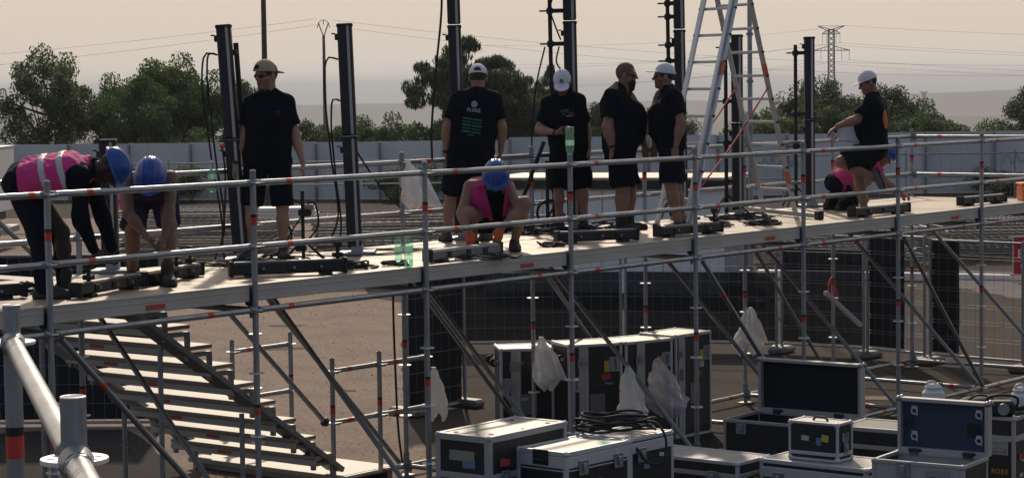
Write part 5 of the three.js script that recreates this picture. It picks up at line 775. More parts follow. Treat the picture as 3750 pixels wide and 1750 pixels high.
// ---------- small odds ----------
{ const t = thing('orange_crate', 'orange plastic crate at the far right end of the deck', 'crate', [16.14, DECK, -0.25], CAMYAW); part(t, 'body', box(0.5, 0.2, 0.36, 0.02), M([0.75, 0.20, 0.05], 0.5), [0.2, 0.101, 0]); part(t, 'lid', box(0.52, 0.03, 0.38, 0.01), M([0.78, 0.24, 0.08], 0.5), [0.2, 0.216, 0]); }
{ const t = thing('cable_hook', 'orange cable loop hung on a rear post under the stage', 'cable loop', [14.49, 1.28, -2.03], CAMYAW); for (let k = 0; k < 3; k++) { const g = new THREE.TorusGeometry(0.09, 0.009, 6, 24); g.scale(0.5, 1.5, 1); part(t, 'loop', g, M([0.6, 0.06, 0.03], 0.5), [-0.06 + k * 0.012, -0.06 - k * 0.02, 0.03 + k * 0.02], [0, 0, 0.15 * k]); } }
{ const t = thing('white_tube_light', 'white and silver fitting lying against a brace under the stage', 'fitting', [13.35, 1.28, -1.5]); bar(t, 'body', [0, 0, 0], [0.42, -0.42, 0.24], 0.07, 0.05, MAT.alu); part(t, 'clip', box(0.05, 0.05, 0.05, 0.01), MAT.white, [0, 0, 0]); }
// ---------- people ----------
// bodies are meshed from a smooth distance field over tapered capsules (surface nets)
function nets(sdf, lo, hi, h) {
  const nx = Math.ceil((hi[0] - lo[0]) / h) + 1, ny = Math.ceil((hi[1] - lo[1]) / h) + 1, nz = Math.ceil((hi[2] - lo[2]) / h) + 1, F = new Float32Array(nx * ny * nz);
  let q = 0; for (let k = 0; k < nz; k++) for (let j = 0; j < ny; j++) for (let i = 0; i < nx; i++) F[q++] = sdf(lo[0] + i * h, lo[1] + j * h, lo[2] + k * h);
  const id = new Int32Array(nx * ny * nz).fill(-1), pos = [], idx = []; const sx = 1, sy = nx, sz = nx * ny;
  const C = [0, sx, sy, sx + sy, sz, sx + sz, sy + sz, sx + sy + sz], E = [[0, 1], [2, 3], [4, 5], [6, 7], [0, 2], [1, 3], [4, 6], [5, 7], [0, 4], [1, 5], [2, 6], [3, 7]];
  for (let k = 0; k < nz - 1; k++) for (let j = 0; j < ny - 1; j++) for (let i = 0; i < nx - 1; i++) {
    const b = i + j * sy + k * sz; let m = 0; for (let c = 0; c < 8; c++) if (F[b + C[c]] < 0) m |= 1 << c; if (m === 0 || m === 255) continue;
    let x = 0, y = 0, z = 0, n = 0; for (const [a, c] of E) { const fa = F[b + C[a]], fc = F[b + C[c]]; if ((fa < 0) === (fc < 0)) continue; const t = fa / (fa - fc); x += (a & 1) + ((c & 1) - (a & 1)) * t; y += ((a >> 1) & 1) + (((c >> 1) & 1) - ((a >> 1) & 1)) * t; z += ((a >> 2) & 1) + (((c >> 2) & 1) - ((a >> 2) & 1)) * t; n++; }
    id[b] = pos.length / 3; pos.push(lo[0] + (i + x / n) * h, lo[1] + (j + y / n) * h, lo[2] + (k + z / n) * h);
  }
  const quad = (a, b, c, d, f) => { if (a < 0 || b < 0 || c < 0 || d < 0) return; if (f) idx.push(a, b, c, a, c, d); else idx.push(a, c, b, a, d, c); };
  for (let k = 1; k < nz - 1; k++) for (let j = 1; j < ny - 1; j++) for (let i = 1; i < nx - 1; i++) {
    const b = i + j * sy + k * sz, f = F[b] < 0;
    if (f !== F[b + sx] < 0) quad(id[b - sy - sz], id[b - sz], id[b], id[b - sy], f);
    if (f !== F[b + sy] < 0) quad(id[b - sx - sz], id[b - sx], id[b], id[b - sz], f);
    if (f !== F[b + sz] < 0) quad(id[b - sx - sy], id[b - sy], id[b], id[b - sx], f);
  }
  const nor = new Float32Array(pos.length), uv = new Float32Array(pos.length / 3 * 2), e = h * 0.5;
  for (let i = 0; i < pos.length; i += 3) { const x = pos[i], y = pos[i + 1], z = pos[i + 2]; const a = sdf(x + e, y, z) - sdf(x - e, y, z), b = sdf(x, y + e, z) - sdf(x, y - e, z), c = sdf(x, y, z + e) - sdf(x, y, z - e), l = Math.hypot(a, b, c) || 1; nor[i] = a / l; nor[i + 1] = b / l; nor[i + 2] = c / l; uv[i / 3 * 2] = x + z; uv[i / 3 * 2 + 1] = y; }
  const g = new THREE.BufferGeometry(); g.setAttribute('position', new THREE.Float32BufferAttribute(pos, 3)); g.setAttribute('normal', new THREE.BufferAttribute(nor, 3)); g.setAttribute('uv', new THREE.BufferAttribute(uv, 2)); g.setIndex(idx); return g;
}
const sub3 = (a, b) => [a[0] - b[0], a[1] - b[1], a[2] - b[2]], add3 = (a, b, k = 1) => [a[0] + b[0] * k, a[1] + b[1] * k, a[2] + b[2] * k], dot3 = (a, b) => a[0] * b[0] + a[1] * b[1] + a[2] * b[2], nrm = (a) => { const l = Math.hypot(...a) || 1; return [a[0] / l, a[1] / l, a[2] / l]; }, crs = (a, b) => [a[1] * b[2] - a[2] * b[1], a[2] * b[0] - a[0] * b[2], a[0] * b[1] - a[1] * b[0]];
const cap = (a, b, ra, rb = ra) => { const d = sub3(b, a); return { a, d, i: 1 / (dot3(d, d) || 1e-9), ra, dr: rb - ra, b, rb }; };
const dcap = (c, x, y, z) => { const px = x - c.a[0], py = y - c.a[1], pz = z - c.a[2]; let h = (px * c.d[0] + py * c.d[1] + pz * c.d[2]) * c.i; h = h < 0 ? 0 : h > 1 ? 1 : h; const qx = px - c.d[0] * h, qy = py - c.d[1] * h, qz = pz - c.d[2] * h; return Math.sqrt(qx * qx + qy * qy + qz * qz) - c.ra - c.dr * h; };
const smin = (a, b, k) => { const h = Math.max(k - Math.abs(a - b), 0) / k; return Math.min(a, b) - h * h * k * 0.25; };
const field = (caps, k, grow = 0) => (x, y, z) => { let d = 1e3; for (const c of caps) d = smin(d, dcap(c, x, y, z), k); return d - grow; };
const bounds = (caps, m) => { const lo = [1e3, 1e3, 1e3], hi = [-1e3, -1e3, -1e3]; for (const c of caps) for (const [p, r] of [[c.a, c.ra], [c.b, c.rb]]) for (let i = 0; i < 3; i++) { lo[i] = Math.min(lo[i], p[i] - r - m); hi[i] = Math.max(hi[i], p[i] + r + m); } return [lo, hi]; };
const ell = (x, y, z, c, r) => { const a = (x - c[0]) / r[0], b = (y - c[1]) / r[1], d = (z - c[2]) / r[2], k0 = Math.hypot(a, b, d), k1 = Math.hypot(a / r[0], b / r[1], d / r[2]); return k1 < 1e-9 ? -Math.min(...r) : k0 * (k0 - 1) / k1; };
const HEAD = (() => { // shared heads: +z is the face
  const n1 = cap([0, 0.005, 0.085], [0, -0.026, 0.106], 0.008, 0.012), br = cap([-0.034, 0.02, 0.078], [0.034, 0.02, 0.078], 0.011), lp = cap([-0.02, -0.062, 0.080], [0.02, -0.062, 0.080], 0.008), nk = cap([0, -0.05, -0.018], [0, -0.165, -0.03], 0.056, 0.06), ch = cap([-0.012, -0.098, 0.064], [0.012, -0.098, 0.064], 0.020);
  const f = (x, y, z) => { let d = ell(x, y, z, [0, 0.028, -0.012], [0.076, 0.094, 0.094]); d = smin(d, ell(x, y, z, [0, -0.042, 0.024], [0.058, 0.074, 0.064]), 0.04); d = smin(d, dcap(ch, x, y, z), 0.025); d = smin(d, dcap(br, x, y, z), 0.02); d = smin(d, dcap(n1, x, y, z), 0.014); d = smin(d, dcap(lp, x, y, z), 0.012); d = smin(d, dcap(nk, x, y, z), 0.035);
    for (const s of [-1, 1]) { d = smin(d, ell(x, y, z, [s * 0.079, -0.008, -0.012], [0.011, 0.032, 0.02]), 0.008); const e = Math.hypot(x - s * 0.031, y + 0.0, z - 0.098) - 0.013; d = -smin(-d, e, 0.012); } return d; };
  const g = nets(f, [-0.11, -0.2, -0.13], [0.11, 0.14, 0.14], 0.0055); return { f, g };
})();
const HATS = {
  cap: nets((x, y, z) => { const dome = Math.max(ell(x, y, z, [0, 0.03, -0.012], [0.089, 0.108, 0.108]), 0.032 - y - 0.06 * z * 0); const in_ = ell(x, y, z, [0, 0.03, -0.012], [0.080, 0.099, 0.099]); let d = Math.max(dome, -in_); const yb = 0.044 - 1.2 * x * x - 0.16 * Math.max(0, z - 0.08); const bl = Math.max(ell(x, y, z, [0, yb, 0.105], [0.078, 0.007, 0.085]), 0.06 - z); d = smin(d, bl, 0.008); d = smin(d, Math.hypot(x, y - 0.138, z + 0.012) - 0.006, 0.006); const hole = Math.max(Math.hypot(x, (y - 0.052)) - 0.034, z + 0.06); d = Math.max(d, -hole); d = Math.min(d, Math.max(Math.hypot(Math.abs(y - 0.04) - 0.0, 0) - 0.009, Math.abs(Math.hypot(x / 0.085, (z + 0.012) / 0.104) - 1) * 0.09 - 0.004)); return d; }, [-0.11, 0.01, -0.14], [0.11, 0.17, 0.21], 0.0048),
  helmet: nets((x, y, z) => { let d = Math.max(ell(x, y, z, [0, 0.035, -0.005], [0.112, 0.122, 0.138]), 0.03 - y); d = Math.max(d, -Math.max(ell(x, y, z, [0, 0.035, -0.005], [0.104, 0.114, 0.130]), 0.02 - y)); const brim = Math.max(ell(x, y, z, [0, 0.033, 0.014], [0.124, 0.007, 0.172]), -ell(x, y, z, [0, 0.03, -0.005], [0.100, 0.05, 0.126])); d = smin(d, brim, 0.012); if (y > 0.05) for (const s of [-0.04, 0, 0.04]) d -= 0.0045 * Math.exp(-(((x - s) / 0.010) ** 2)) * Math.min(1, (y - 0.05) / 0.03); return d; }, [-0.14, 0.005, -0.18], [0.14, 0.18, 0.2], 0.0055),
};
const GLASSES = nets((x, y, z) => { let d = 1; for (const s of [-1, 1]) { d = Math.min(d, ell(x, y, z, [s * 0.033, 0.0, 0.094 - Math.abs(x) * 0.25], [0.031, 0.021, 0.007])); d = Math.min(d, dcap(cap([s * 0.062, 0.004, 0.08], [s * 0.083, 0.0, -0.01], 0.0045), x, y, z)); } d = Math.min(d, dcap(cap([-0.012, 0.006, 0.1], [0.012, 0.006, 0.1], 0.005), x, y, z)); return d; }, [-0.1, -0.04, -0.03], [0.1, 0.04, 0.13], 0.0045);
const HAIR = nets((x, y, z) => { const n = 0.003 * N3.noise(x * 60, y * 60, z * 60); const d = ell(x, y, z, [0, 0.028, -0.014], [0.080, 0.098, 0.098]) - n; const face = Math.max(-(z - 0.035 + (y - 0.05) * 0.35 - 0.0), 0.0); return Math.max(d, -(y + 0.045 + z * 0.1), z - 0.055 - Math.max(0, (y - 0.055)) * 0.9, -HEAD.f(x, y, z) - 0.006); }, [-0.11, -0.09, -0.14], [0.11, 0.15, 0.12], 0.005);
const BEARD = nets((x, y, z) => { const n = 0.005 * N3.noise(x * 70, y * 70, z * 70); let d = ell(x, y, z, [0, -0.068, 0.038], [0.060, 0.046, 0.056]); d = smin(d, ell(x, y, z, [0, -0.118, 0.058], [0.030, 0.042, 0.028]), 0.03) - n; return Math.max(d, -HEAD.f(x, y, z) - 0.004, -(Math.hypot(x, y + 0.062, (z - 0.09) * 0.6) - 0.016)); }, [-0.09, -0.19, -0.04], [0.09, 0.0, 0.14], 0.005);
const clothBump = noiseBump(512, nA, 1.6, 1.6);
const cloth = (c, r = 0.85) => M(c, r, 0, { specularIntensity: 0.25, bumpMap: clothBump, bumpScale: 0.012 });
const SKIN = { e: [0.17, 0.094, 0.064], a: [0.30, 0.172, 0.122], b: [0.255, 0.138, 0.098], c: [0.13, 0.068, 0.045], d: [0.035, 0.024, 0.02] };
const CB = cloth([0.0045, 0.0078, 0.0135], 0.95), CBL = cloth([0.004, 0.007, 0.012], 0.95), CG = cloth([0.009, 0.014, 0.018], 0.95), CN = cloth([0.008, 0.0105, 0.02], 0.95);
const PINK = cloth([0.52, 0.045, 0.20], 0.7), BANDM = M([0.42, 0.42, 0.41], 0.45), BLUE = M([0.010, 0.065, 0.29], 0.3), WHITECAP = cloth([0.62, 0.62, 0.68], 0.8), BEIGE = cloth([0.33, 0.27, 0.17], 0.85), SHOE = M([0.018, 0.019, 0.022], 0.65), SHOEG = M([0.10, 0.10, 0.105], 0.7), BOOT = M([0.030, 0.026, 0.024], 0.7), ORANGE = M([0.55, 0.11, 0.03], 0.75), SUNG = M([0.008, 0.008, 0.01], 0.12), HAIRM = M([0.03, 0.02, 0.014], 0.8);
function handCaps(w, d, n, side, curl, S = 1) { // wrist, finger direction, palm normal, thumb direction
  const L = []; d = nrm(d); let s = nrm(side); n = nrm(n); s = nrm(sub3(s, d.map(q => q * dot3(s, d)))); n = crs(d, s); if (dot3(n, arguments[2]) < 0) n = n.map(q => -q);
  const P = (a, b, c) => add3(add3(add3(w, d, a * S), s, b * S), n, c * S); const fin = [[0.027, 0.068], [0.009, 0.076], [-0.009, 0.07], [-0.026, 0.054]];
  for (const [o, l] of fin) { L.push(cap(P(0, o * 0.55, 0), P(0.086 - Math.abs(o) * 0.25, o, 0.002), 0.0145, 0.0115)); let p = [0.086 - Math.abs(o) * 0.25, 0.002], a = curl * 0.5; for (const [fr, r] of [[0.45, 0.0092], [0.32, 0.0085], [0.23, 0.0078]]) { const q = [p[0] + Math.cos(a) * l * fr, p[1] + Math.sin(a) * l * fr]; L.push(cap(P(p[0], o, p[1]), P(q[0], o, q[1]), r + 0.0006, r)); p = q; a += curl * 0.75; } }
  const t0 = P(0.02, 0.022, 0.004), t1 = P(0.05, 0.045, 0.014), t2 = P(0.078, 0.050 - curl * 0.008, 0.02 + curl * 0.01); L.push(cap(t0, t1, 0.0145, 0.0115), cap(t1, t2, 0.011, 0.0085)); return L;
}
function person(label, at, J, o) {
  const t = thing('person', label, 'person', [at[0], DECK, at[1]], CAMYAW + (o.turn || 0), 'crew on the stage'); const b = o.bulk || 1, g = o.girth || 1;
  const up = nrm(sub3(J.neck, J.pel)), mid = (a, c, q) => mix3(a, c, q); const chest = mid(J.pel, J.neck, 0.66);
  const T = []; for (let i = 0; i < 2; i++) { const hj = add3(J.hip[i], up, 0.05), cs = add3(mid(J.neck, J.sh[i], 0.6), up, -0.13); T.push(cap(hj, cs, 0.098 * b * g, 0.104 * b)); }
  T.push(cap(add3(J.pel, up, 0.06), chest, 0.105 * b * g, 0.108 * b)); T.push(cap(add3(mid(J.neck, J.sh[0], 0.85), up, -0.03), add3(mid(J.neck, J.sh[1], 0.85), up, -0.03), 0.054 * b)); for (let i = 0; i < 2; i++) T.push(cap(add3(J.neck, up, 0.0), add3(J.sh[i], up, -0.012), 0.046, 0.046 * b)); if (o.belly) T.push(cap(add3(mid(J.pel, J.neck, 0.25), o.belly), add3(mid(J.pel, J.neck, 0.5), o.belly), o.bellyR || 0.13));
  const U = [], Fo = [], Th = [], Sh = []; for (let i = 0; i < 2; i++) { U.push(cap(J.sh[i], J.el[i], 0.052 * b, 0.041 * b)); Fo.push(cap(J.el[i], mid(J.el[i], J.wr[i], 0.35), 0.041 * b, 0.041 * b), cap(mid(J.el[i], J.wr[i], 0.3), J.wr[i], 0.041 * b, 0.027 * b)); Th.push(cap(J.hip[i], J.kn[i], 0.086 * b, 0.057 * b)); Sh.push(cap(J.kn[i], mid(J.kn[i], J.an[i], 0.35), 0.054 * b, 0.055 * b), cap(mid(J.kn[i], J.an[i], 0.3), J.an[i], 0.055 * b, 0.036 * b)); }
  const neckc = cap(add3(J.neck, up, -0.02), add3(J.head, nrm(sub3(J.neck, J.head)), 0.07), 0.058, 0.054);
  const all = [...T, neckc, ...U, ...Fo, ...Th, ...Sh]; const [lo, hi] = bounds(all, 0.03); const body = nets(field(all, 0.035), lo, hi, 0.0145);
  const hq = new THREE.Quaternion().setFromEuler(new THREE.Euler(o.hp || 0, o.hy || 0, o.hr || 0, 'YXZ')); const hm = new THREE.Matrix4().compose(V(...J.head), hq, V(1.06, 1.06, 1.06));
  const hg = HEAD.g.clone().applyMatrix4(hm); const gs = [body, hg]; const gl = [];
  for (let i = 0; i < 2; i++) { const h = (J.hand && J.hand[i]) || {}; const d = h.d || nrm(sub3(J.wr[i], J.el[i])); const hc = handCaps(J.wr[i], d, h.n || [i ? -1 : 1, 0, 0], h.s || [0, 0, 1], h.c === undefined ? 0.45 : h.c, 1); const [a, c] = bounds(hc, 0.02); const q = nets(field(hc, 0.010, o.gloves ? 0.004 : 0), a, c, 0.0052); (o.gloves ? gl : gs).push(q); }
  const skin = SKIN[o.skin || 'a']; const bg = mergeGeometries(gs.map(q => { q = q.clone(); return q; })); { const p = bg.attributes.position, col = new Float32Array(p.count * 3), inv = hm.clone().invert(), v = V(0, 0, 0); for (let i = 0; i < p.count; i++) { v.fromBufferAttribute(p, i).applyMatrix4(inv); let k = 1 + 0.14 * N3.noise(p.getX(i) * 14, p.getY(i) * 14, p.getZ(i) * 14), r = [1, 1, 1]; if (Math.abs(v.x) < 0.026 && Math.abs(v.y + 0.062) < 0.009 && v.z > 0.07 && v.z < 0.12) r = [0.85, 0.6, 0.6]; if (Math.abs(Math.abs(v.x) - 0.031) < 0.011 && Math.abs(v.y) < 0.006 && v.z > 0.07 && v.z < 0.11) r = [0.25, 0.3, 0.35]; if (Math.abs(Math.abs(v.x) - 0.032) < 0.018 && Math.abs(v.y - 0.022) < 0.0055 && v.z > 0.07 && v.z < 0.115) r = [0.4, 0.35, 0.32]; if (o.stubble && v.y < -0.03 && v.y > -0.12 && v.z > 0.02 && Math.hypot(v.x, v.z) < 0.13 && Math.hypot(v.x, v.y + 0.06, v.z) < 0.13) r = [r[0] * 0.62, r[1] * 0.6, r[2] * 0.6]; for (let q = 0; q < 3; q++) col[i * 3 + q] = k * r[q]; } bg.setAttribute('color', new THREE.BufferAttribute(col, 3)); }
  part(t, 'body', bg, M(skin, 0.62, 0, { vertexColors: true }));
  if (gl.length) for (const q of gl) part(t, 'glove', q, o.gloves);
  // shirt
  const nz = (x, y, z, s) => 0.010 * N3.noise(x * 8 + s, y * 6, z * 8) + 0.009 * Math.abs(N3.noise(x * 13 + y * 9, y * 5 + s, z * 13)) - 0.003; const sd = at[0] * 3.1;
  if (o.shirt) {
    const sl = o.sleeve === undefined ? 0.62 : o.sleeve, SC = T.filter((c, i) => !(o.tank && i >= 3 && i <= 5)).map(c => cap(c.a, c.b, c.ra + 0.022, c.rb + (o.tank ? 0.012 : 0.022))); if (o.loose) for (let i = 0; i < 2; i++) SC.push(cap(add3(J.hip[i], up, o.hem || 0), mid(J.pel, J.neck, 0.6), 0.108 * b * g, 0.1 * b)); const ends = []; const SL = []; for (let i = 0; i < 2; i++) if (sl > 0) { const e = sl >= 1 ? J.el[i] : mid(J.sh[i], J.el[i], sl), ad = nrm(sub3(J.el[i], J.sh[i])); SL.push([cap(add3(J.sh[i], up, -0.008), add3(e, ad, 0.05), 0.061 * b, (sl >= 1 ? 0.055 : 0.076) * b), e, ad]); if (sl >= 1.5) SL.push([cap(J.el[i], J.wr[i], 0.054 * b, 0.042 * b), null]); }
    const f0 = field(SC, 0.05); const hem = o.hem === undefined ? -0.06 : o.hem; const f = (x, y, z) => { let d = f0(x, y, z); for (const [c, e, ad] of SL) { let q = dcap(c, x, y, z); if (e && sl < 1) q = Math.max(q, (x - e[0]) * ad[0] + (y - e[1]) * ad[1] + (z - e[2]) * ad[2]); d = smin(d, q, 0.035); } const hgt = (x - J.pel[0]) * up[0] + (y - J.pel[1]) * up[1] + (z - J.pel[2]) * up[2]; d += nz(x, y, z, sd); d = Math.max(d, hem - hgt); return Math.max(d, -(dcap(neckc, x, y, z) - 0.006)); };
    const [a, c] = bounds([...SC, ...SL.map(q => q[0])], 0.04); const m = part(t, o.shirtName || 'shirt', nets(f, a, c, 0.0145), o.shirt); t.userData._sf = f;
    if (o.collar) { const cg = nets((x, y, z) => Math.max(Math.abs(dcap(cap(add3(J.neck, up, 0.0), add3(J.neck, nrm(sub3(J.head, J.neck)), 0.05), 0.07, 0.066), x, y, z)) - 0.006, -((x - J.neck[0]) * up[0] + (y - J.neck[1]) * up[1] + (z - J.neck[2]) * up[2]) - 0.01, ((x - J.neck[0]) * up[0] + (y - J.neck[1]) * up[1] + (z - J.neck[2]) * up[2]) - 0.05), add3(J.neck, [-0.11, -0.08, -0.11]), add3(J.neck, [0.11, 0.1, 0.11]), 0.006); part(t, 'collar', cg, o.shirt); }
    if (o.print) { // printed patch that follows the cloth
      const { c: pc, w, h, tex, dir } = o.print; const n = nrm(dir), rt = nrm(crs(up, n)), nu = 22, nv = 22, pos = [], uv = [], id = []; for (let j = 0; j <= nv; j++) for (let i = 0; i <= nu; i++) { const u = i / nu - 0.5, v = j / nv - 0.5; let p = add3(add3(pc, rt, u * w), up, v * h); p = add3(p, n, 0.35); for (let k = 0; k < 40; k++) { const d = f(p[0], p[1], p[2]); p = add3(p, n, -Math.max(-0.02, Math.min(0.05, d * 0.8))); } pos.push(...add3(p, n, 0.004)); uv.push(i / nu, j / nv); if (i < nu && j < nv) { const k = j * (nu + 1) + i; id.push(k, k + 1, k + nu + 1, k + 1, k + nu + 2, k + nu + 1); } }
      const pg = new THREE.BufferGeometry(); pg.setAttribute('position', new THREE.Float32BufferAttribute(pos, 3)); pg.setAttribute('uv', new THREE.Float32BufferAttribute(uv, 2)); pg.setIndex(id); pg.computeVertexNormals(); part(t, 'shirt_print', pg, M([1, 1, 1], 0.85, 0, { map: tex, side: THREE.DoubleSide, alphaTest: 0.5, transparent: true })); }
  }
  // vest
  if (o.vest) { const VC = T.filter((c, i) => i !== 3).map(c => cap(c.a, c.b, c.ra + 0.034, c.rb + 0.034)); const f0 = field(VC, 0.05); const hgt = (x, y, z) => (x - J.pel[0]) * up[0] + (y - J.pel[1]) * up[1] + (z - J.pel[2]) * up[2]; const LT = Math.hypot(...sub3(J.neck, J.pel)); const open = o.open; const f = (x, y, z) => { let d = f0(x, y, z) + nz(x, y, z, sd + 4) * 1.3; const q = hgt(x, y, z); d = Math.max(d, (o.vhem === undefined ? -0.05 : o.vhem) - q, q - LT - 0.012); for (let i = 0; i < 2; i++) d = Math.max(d, -(dcap(cap(add3(J.sh[i], nrm(sub3(J.sh[i], J.neck)), 0.055), add3(mid(J.sh[i], J.el[i], 0.35), nrm(sub3(J.sh[i], J.neck)), 0.06), 0.085 * b), x, y, z))); if (open) { const v = sub3([x, y, z], add3(J.pel, up, q)); const lat = dot3(v, open.side) - open.off, frn = dot3(v, open.dir); if (frn > 0) d = Math.max(d, open.w * (0.35 + q / LT * 0.9) - Math.abs(lat)); } return Math.max(d, -(dcap(neckc, x, y, z) - 0.012)); };
    const [a, c] = bounds(VC, 0.05); part(t, 'vest', nets(f, a, c, 0.0135), PINK); for (const q0 of o.bandsAt || []) { const fb = (x, y, z) => Math.max(f(x, y, z) - 0.006, Math.abs(hgt(x, y, z) - q0 + (o.bandTilt || 0) * (y - J.pel[1])) - 0.026); part(t, 'reflective_band', nets(fb, a, c, 0.0115), BANDM); } }
  // shorts or trousers
  if (o.pants) { const PC = [cap(J.hip[0], J.hip[1], 0.118 * b), cap(add3(J.pel, up, 0.0), add3(J.pel, up, 0.10), 0.118 * b * g, 0.112 * b * g)]; const legs = []; for (let i = 0; i < 2; i++) { const ad = nrm(sub3(J.kn[i], J.hip[i])); if (o.long) { legs.push([cap(J.hip[i], J.kn[i], 0.105 * b, 0.078), null], [cap(J.kn[i], add3(J.an[i], [0, -0.02, 0]), 0.076, 0.066), null]); } else { const q = o.pl || 0.88, e = mid(J.hip[i], J.kn[i], q); legs.push([cap(J.hip[i], add3(e, ad, 0.08), 0.110 * b, (o.pr || 0.092) * b), e, ad]); } }
    const f0 = field(PC, 0.05); const f = (x, y, z) => { let d = f0(x, y, z); for (const [c, e, ad] of legs) { let q = dcap(c, x, y, z); if (e) q = Math.max(q, (x - e[0]) * ad[0] + (y - e[1]) * ad[1] + (z - e[2]) * ad[2]); d = smin(d, q, 0.03); } d += nz(x, y, z, sd + 9) * 1.4; return Math.max(d, ((x - J.pel[0]) * up[0] + (y - J.pel[1]) * up[1] + (z - J.pel[2]) * up[2]) - 0.13); }; const [a, c] = bounds([...PC, ...legs.map(q => q[0])], 0.04); part(t, o.long ? 'trousers' : 'shorts', nets(f, a, c, 0.0145), o.pants); }
  // shoes
  for (let i = 0; i < 2; i++) { const A = J.an[i], fd = nrm(J.toe[i]), su = J.sole ? J.sole[i] : null; const dn = su ? nrm(su) : [0, -1, 0]; const h = su ? 0.085 : Math.max(0.05, A[1] - 0.0); const base = add3(A, dn, h - 0.034); const heel = add3(base, fd, -0.055), ball = add3(base, fd, 0.09), toe = add3(base, fd, 0.175); const big = o.boot ? 1.1 : 1; const SCp = [cap(heel, ball, 0.040 * big, 0.046 * big), cap(ball, toe, 0.046 * big, 0.033 * big), cap(add3(base, fd, -0.03), add3(A, dn, o.boot ? -0.07 : 0.01), 0.045 * big, 0.048 * big)]; const f = (x, y, z) => { const d = field(SCp, 0.035)(x, y, z); const q = (x - base[0]) * dn[0] + (y - base[1]) * dn[1] + (z - base[2]) * dn[2]; return Math.max(d, q - 0.033); }; const [a, c] = bounds(SCp, 0.02); const s = part(t, 'shoe', nets(f, a, c, 0.0095), o.shoe || SHOE); const fs = (x, y, z) => { const q = (x - base[0]) * dn[0] + (y - base[1]) * dn[1] + (z - base[2]) * dn[2]; return Math.max(field(SCp, 0.035, 0.006)(x, y, z), Math.abs(q - 0.022) - 0.0115); }; part(s, 'sole', nets(fs, a, c, 0.0095), MAT.rubber); if (o.sock) part(t, 'sock', nets((x, y, z) => Math.max(dcap(cap(A, mid(A, J.kn[i], 0.3), 0.046 * b, 0.05 * b), x, y, z), dot3(sub3([x, y, z], mid(A, J.kn[i], 0.22)), nrm(sub3(J.kn[i], A)))), ...bounds([cap(A, mid(A, J.kn[i], 0.3), 0.05)], 0.03), 0.009), o.sock); }
  // head wear
  const onHead = (n, geo, m, rot) => { const q = new THREE.Mesh(geo, m); q.name = n; q.castShadow = q.receiveShadow = true; q.matrix.copy(hm); if (rot) q.matrix.multiply(new THREE.Matrix4().makeRotationFromEuler(new THREE.Euler(...rot))); q.matrix.decompose(q.position, q.quaternion, q.scale); t.add(q); return q; };
  if (o.hat) onHead(o.hat === 'cap' ? 'cap' : 'helmet', HATS[o.hat], o.hatMat, o.hatRot); if (o.hair !== false) onHead('hair', HAIR, o.hairMat || HAIRM); if (o.glasses) onHead('sunglasses', GLASSES, SUNG); if (o.beard) onHead('beard', BEARD, HAIRM);
  if (o.logo) { const tx = textTex(64, 64, '#cfcfd8', x => { x.fillStyle = '#4a4a52'; x.beginPath(); x.arc(32, 32, 26, 0, 7); x.fill(); x.fillStyle = '#8a8a90'; x.fillRect(20, 24, 24, 16); }); const q = onHead('cap_badge', new THREE.CircleGeometry(0.024, 20), M([1, 1, 1], 0.7, 0, { map: tx })); q.translateY(0.085); q.translateZ(0.0925); q.rotateX(-0.55); q.translateZ(0.006); }
  if (o.strap) onHead('helmet_strap', nets((x, y, z) => { let d = 1; for (const s of [-1, 1]) d = Math.min(d, dcap(cap([s * 0.082, 0.03, 0], [s * 0.06, -0.085, 0.03], 0.006), x, y, z)); return Math.min(d, dcap(cap([-0.06, -0.085, 0.03], [0.06, -0.085, 0.03], 0.006), x, y, z)); }, [-0.1, -0.11, -0.03], [0.1, 0.05, 0.06], 0.005), MAT.black);
  for (const [wi, m] of o.watch || []) { const e = add3(J.wr[wi], nrm(sub3(J.el[wi], J.wr[wi])), 0.02), d = nrm(sub3(J.wr[wi], J.el[wi])); part(t, 'wristwatch', tubeG(add3(e, d, -0.013), add3(e, d, 0.013), 0.034 * b, 16), m || MAT.black); }
  if (o.pinkTail) { const f = (x, y, z) => ell(x, y, z, [-0.235, 0.66, -0.32], [0.05, 0.17, 0.13]) + 0.03 * N3.noise(x * 9, y * 5, z * 9); part(t, 'vest', nets(f, [-0.34, 0.44, -0.5], [-0.14, 0.88, -0.14], 0.012), PINK); }
  delete t.userData._sf; return t;
}
const F = [0, 0, 1];
// 1 bending worker with reflective vest, facing right
person('worker bending far forward in a pink reflective vest, black sleeves and blue helmet', [0.56, -0.52], { pel: [-0.27, 0.90, -0.02], neck: [0.24, 0.965, 0.0], head: [0.385, 0.955, 0.02], sh: [[0.19, 0.91, 0.17], [0.19, 0.93, -0.17]], el: [[0.185, 0.62, 0.20], [0.28, 0.62, -0.14]], wr: [[0.27, 0.37, 0.16], [0.36, 0.36, -0.10]], hip: [[-0.28, 0.86, 0.09], [-0.28, 0.86, -0.10]], kn: [[-0.14, 0.46, 0.12], [-0.02, 0.48, -0.12]], an: [[-0.10, 0.09, 0.14], [0.0, 0.10, -0.14]], toe: [[1, 0, 0.25], [1, 0, 0.0]], hand: [{ d: [0.45, -0.9, 0], s: [0.7, 0.5, -0.2], n: [-0.5, -0.3, -0.8], c: 0.7 }, { d: [0.3, -0.9, 0.1], s: [0.7, 0.4, 0.2], n: [-0.5, -0.3, 0.8], c: 0.7 }] },
  { skin: 'd', shirt: CBL, sleeve: 1.6, hem: -0.06, shirtName: 'long_sleeved_shirt', vest: true, vhem: 0.0, bandsAt: [0.20, 0.345], bandTilt: 0.16, pants: CN, long: true, boot: true, shoe: BOOT, hat: 'helmet', hatMat: BLUE, hp: 1.25, hy: 1.5, hr: 0.0, strap: true, bulk: 1.05 });
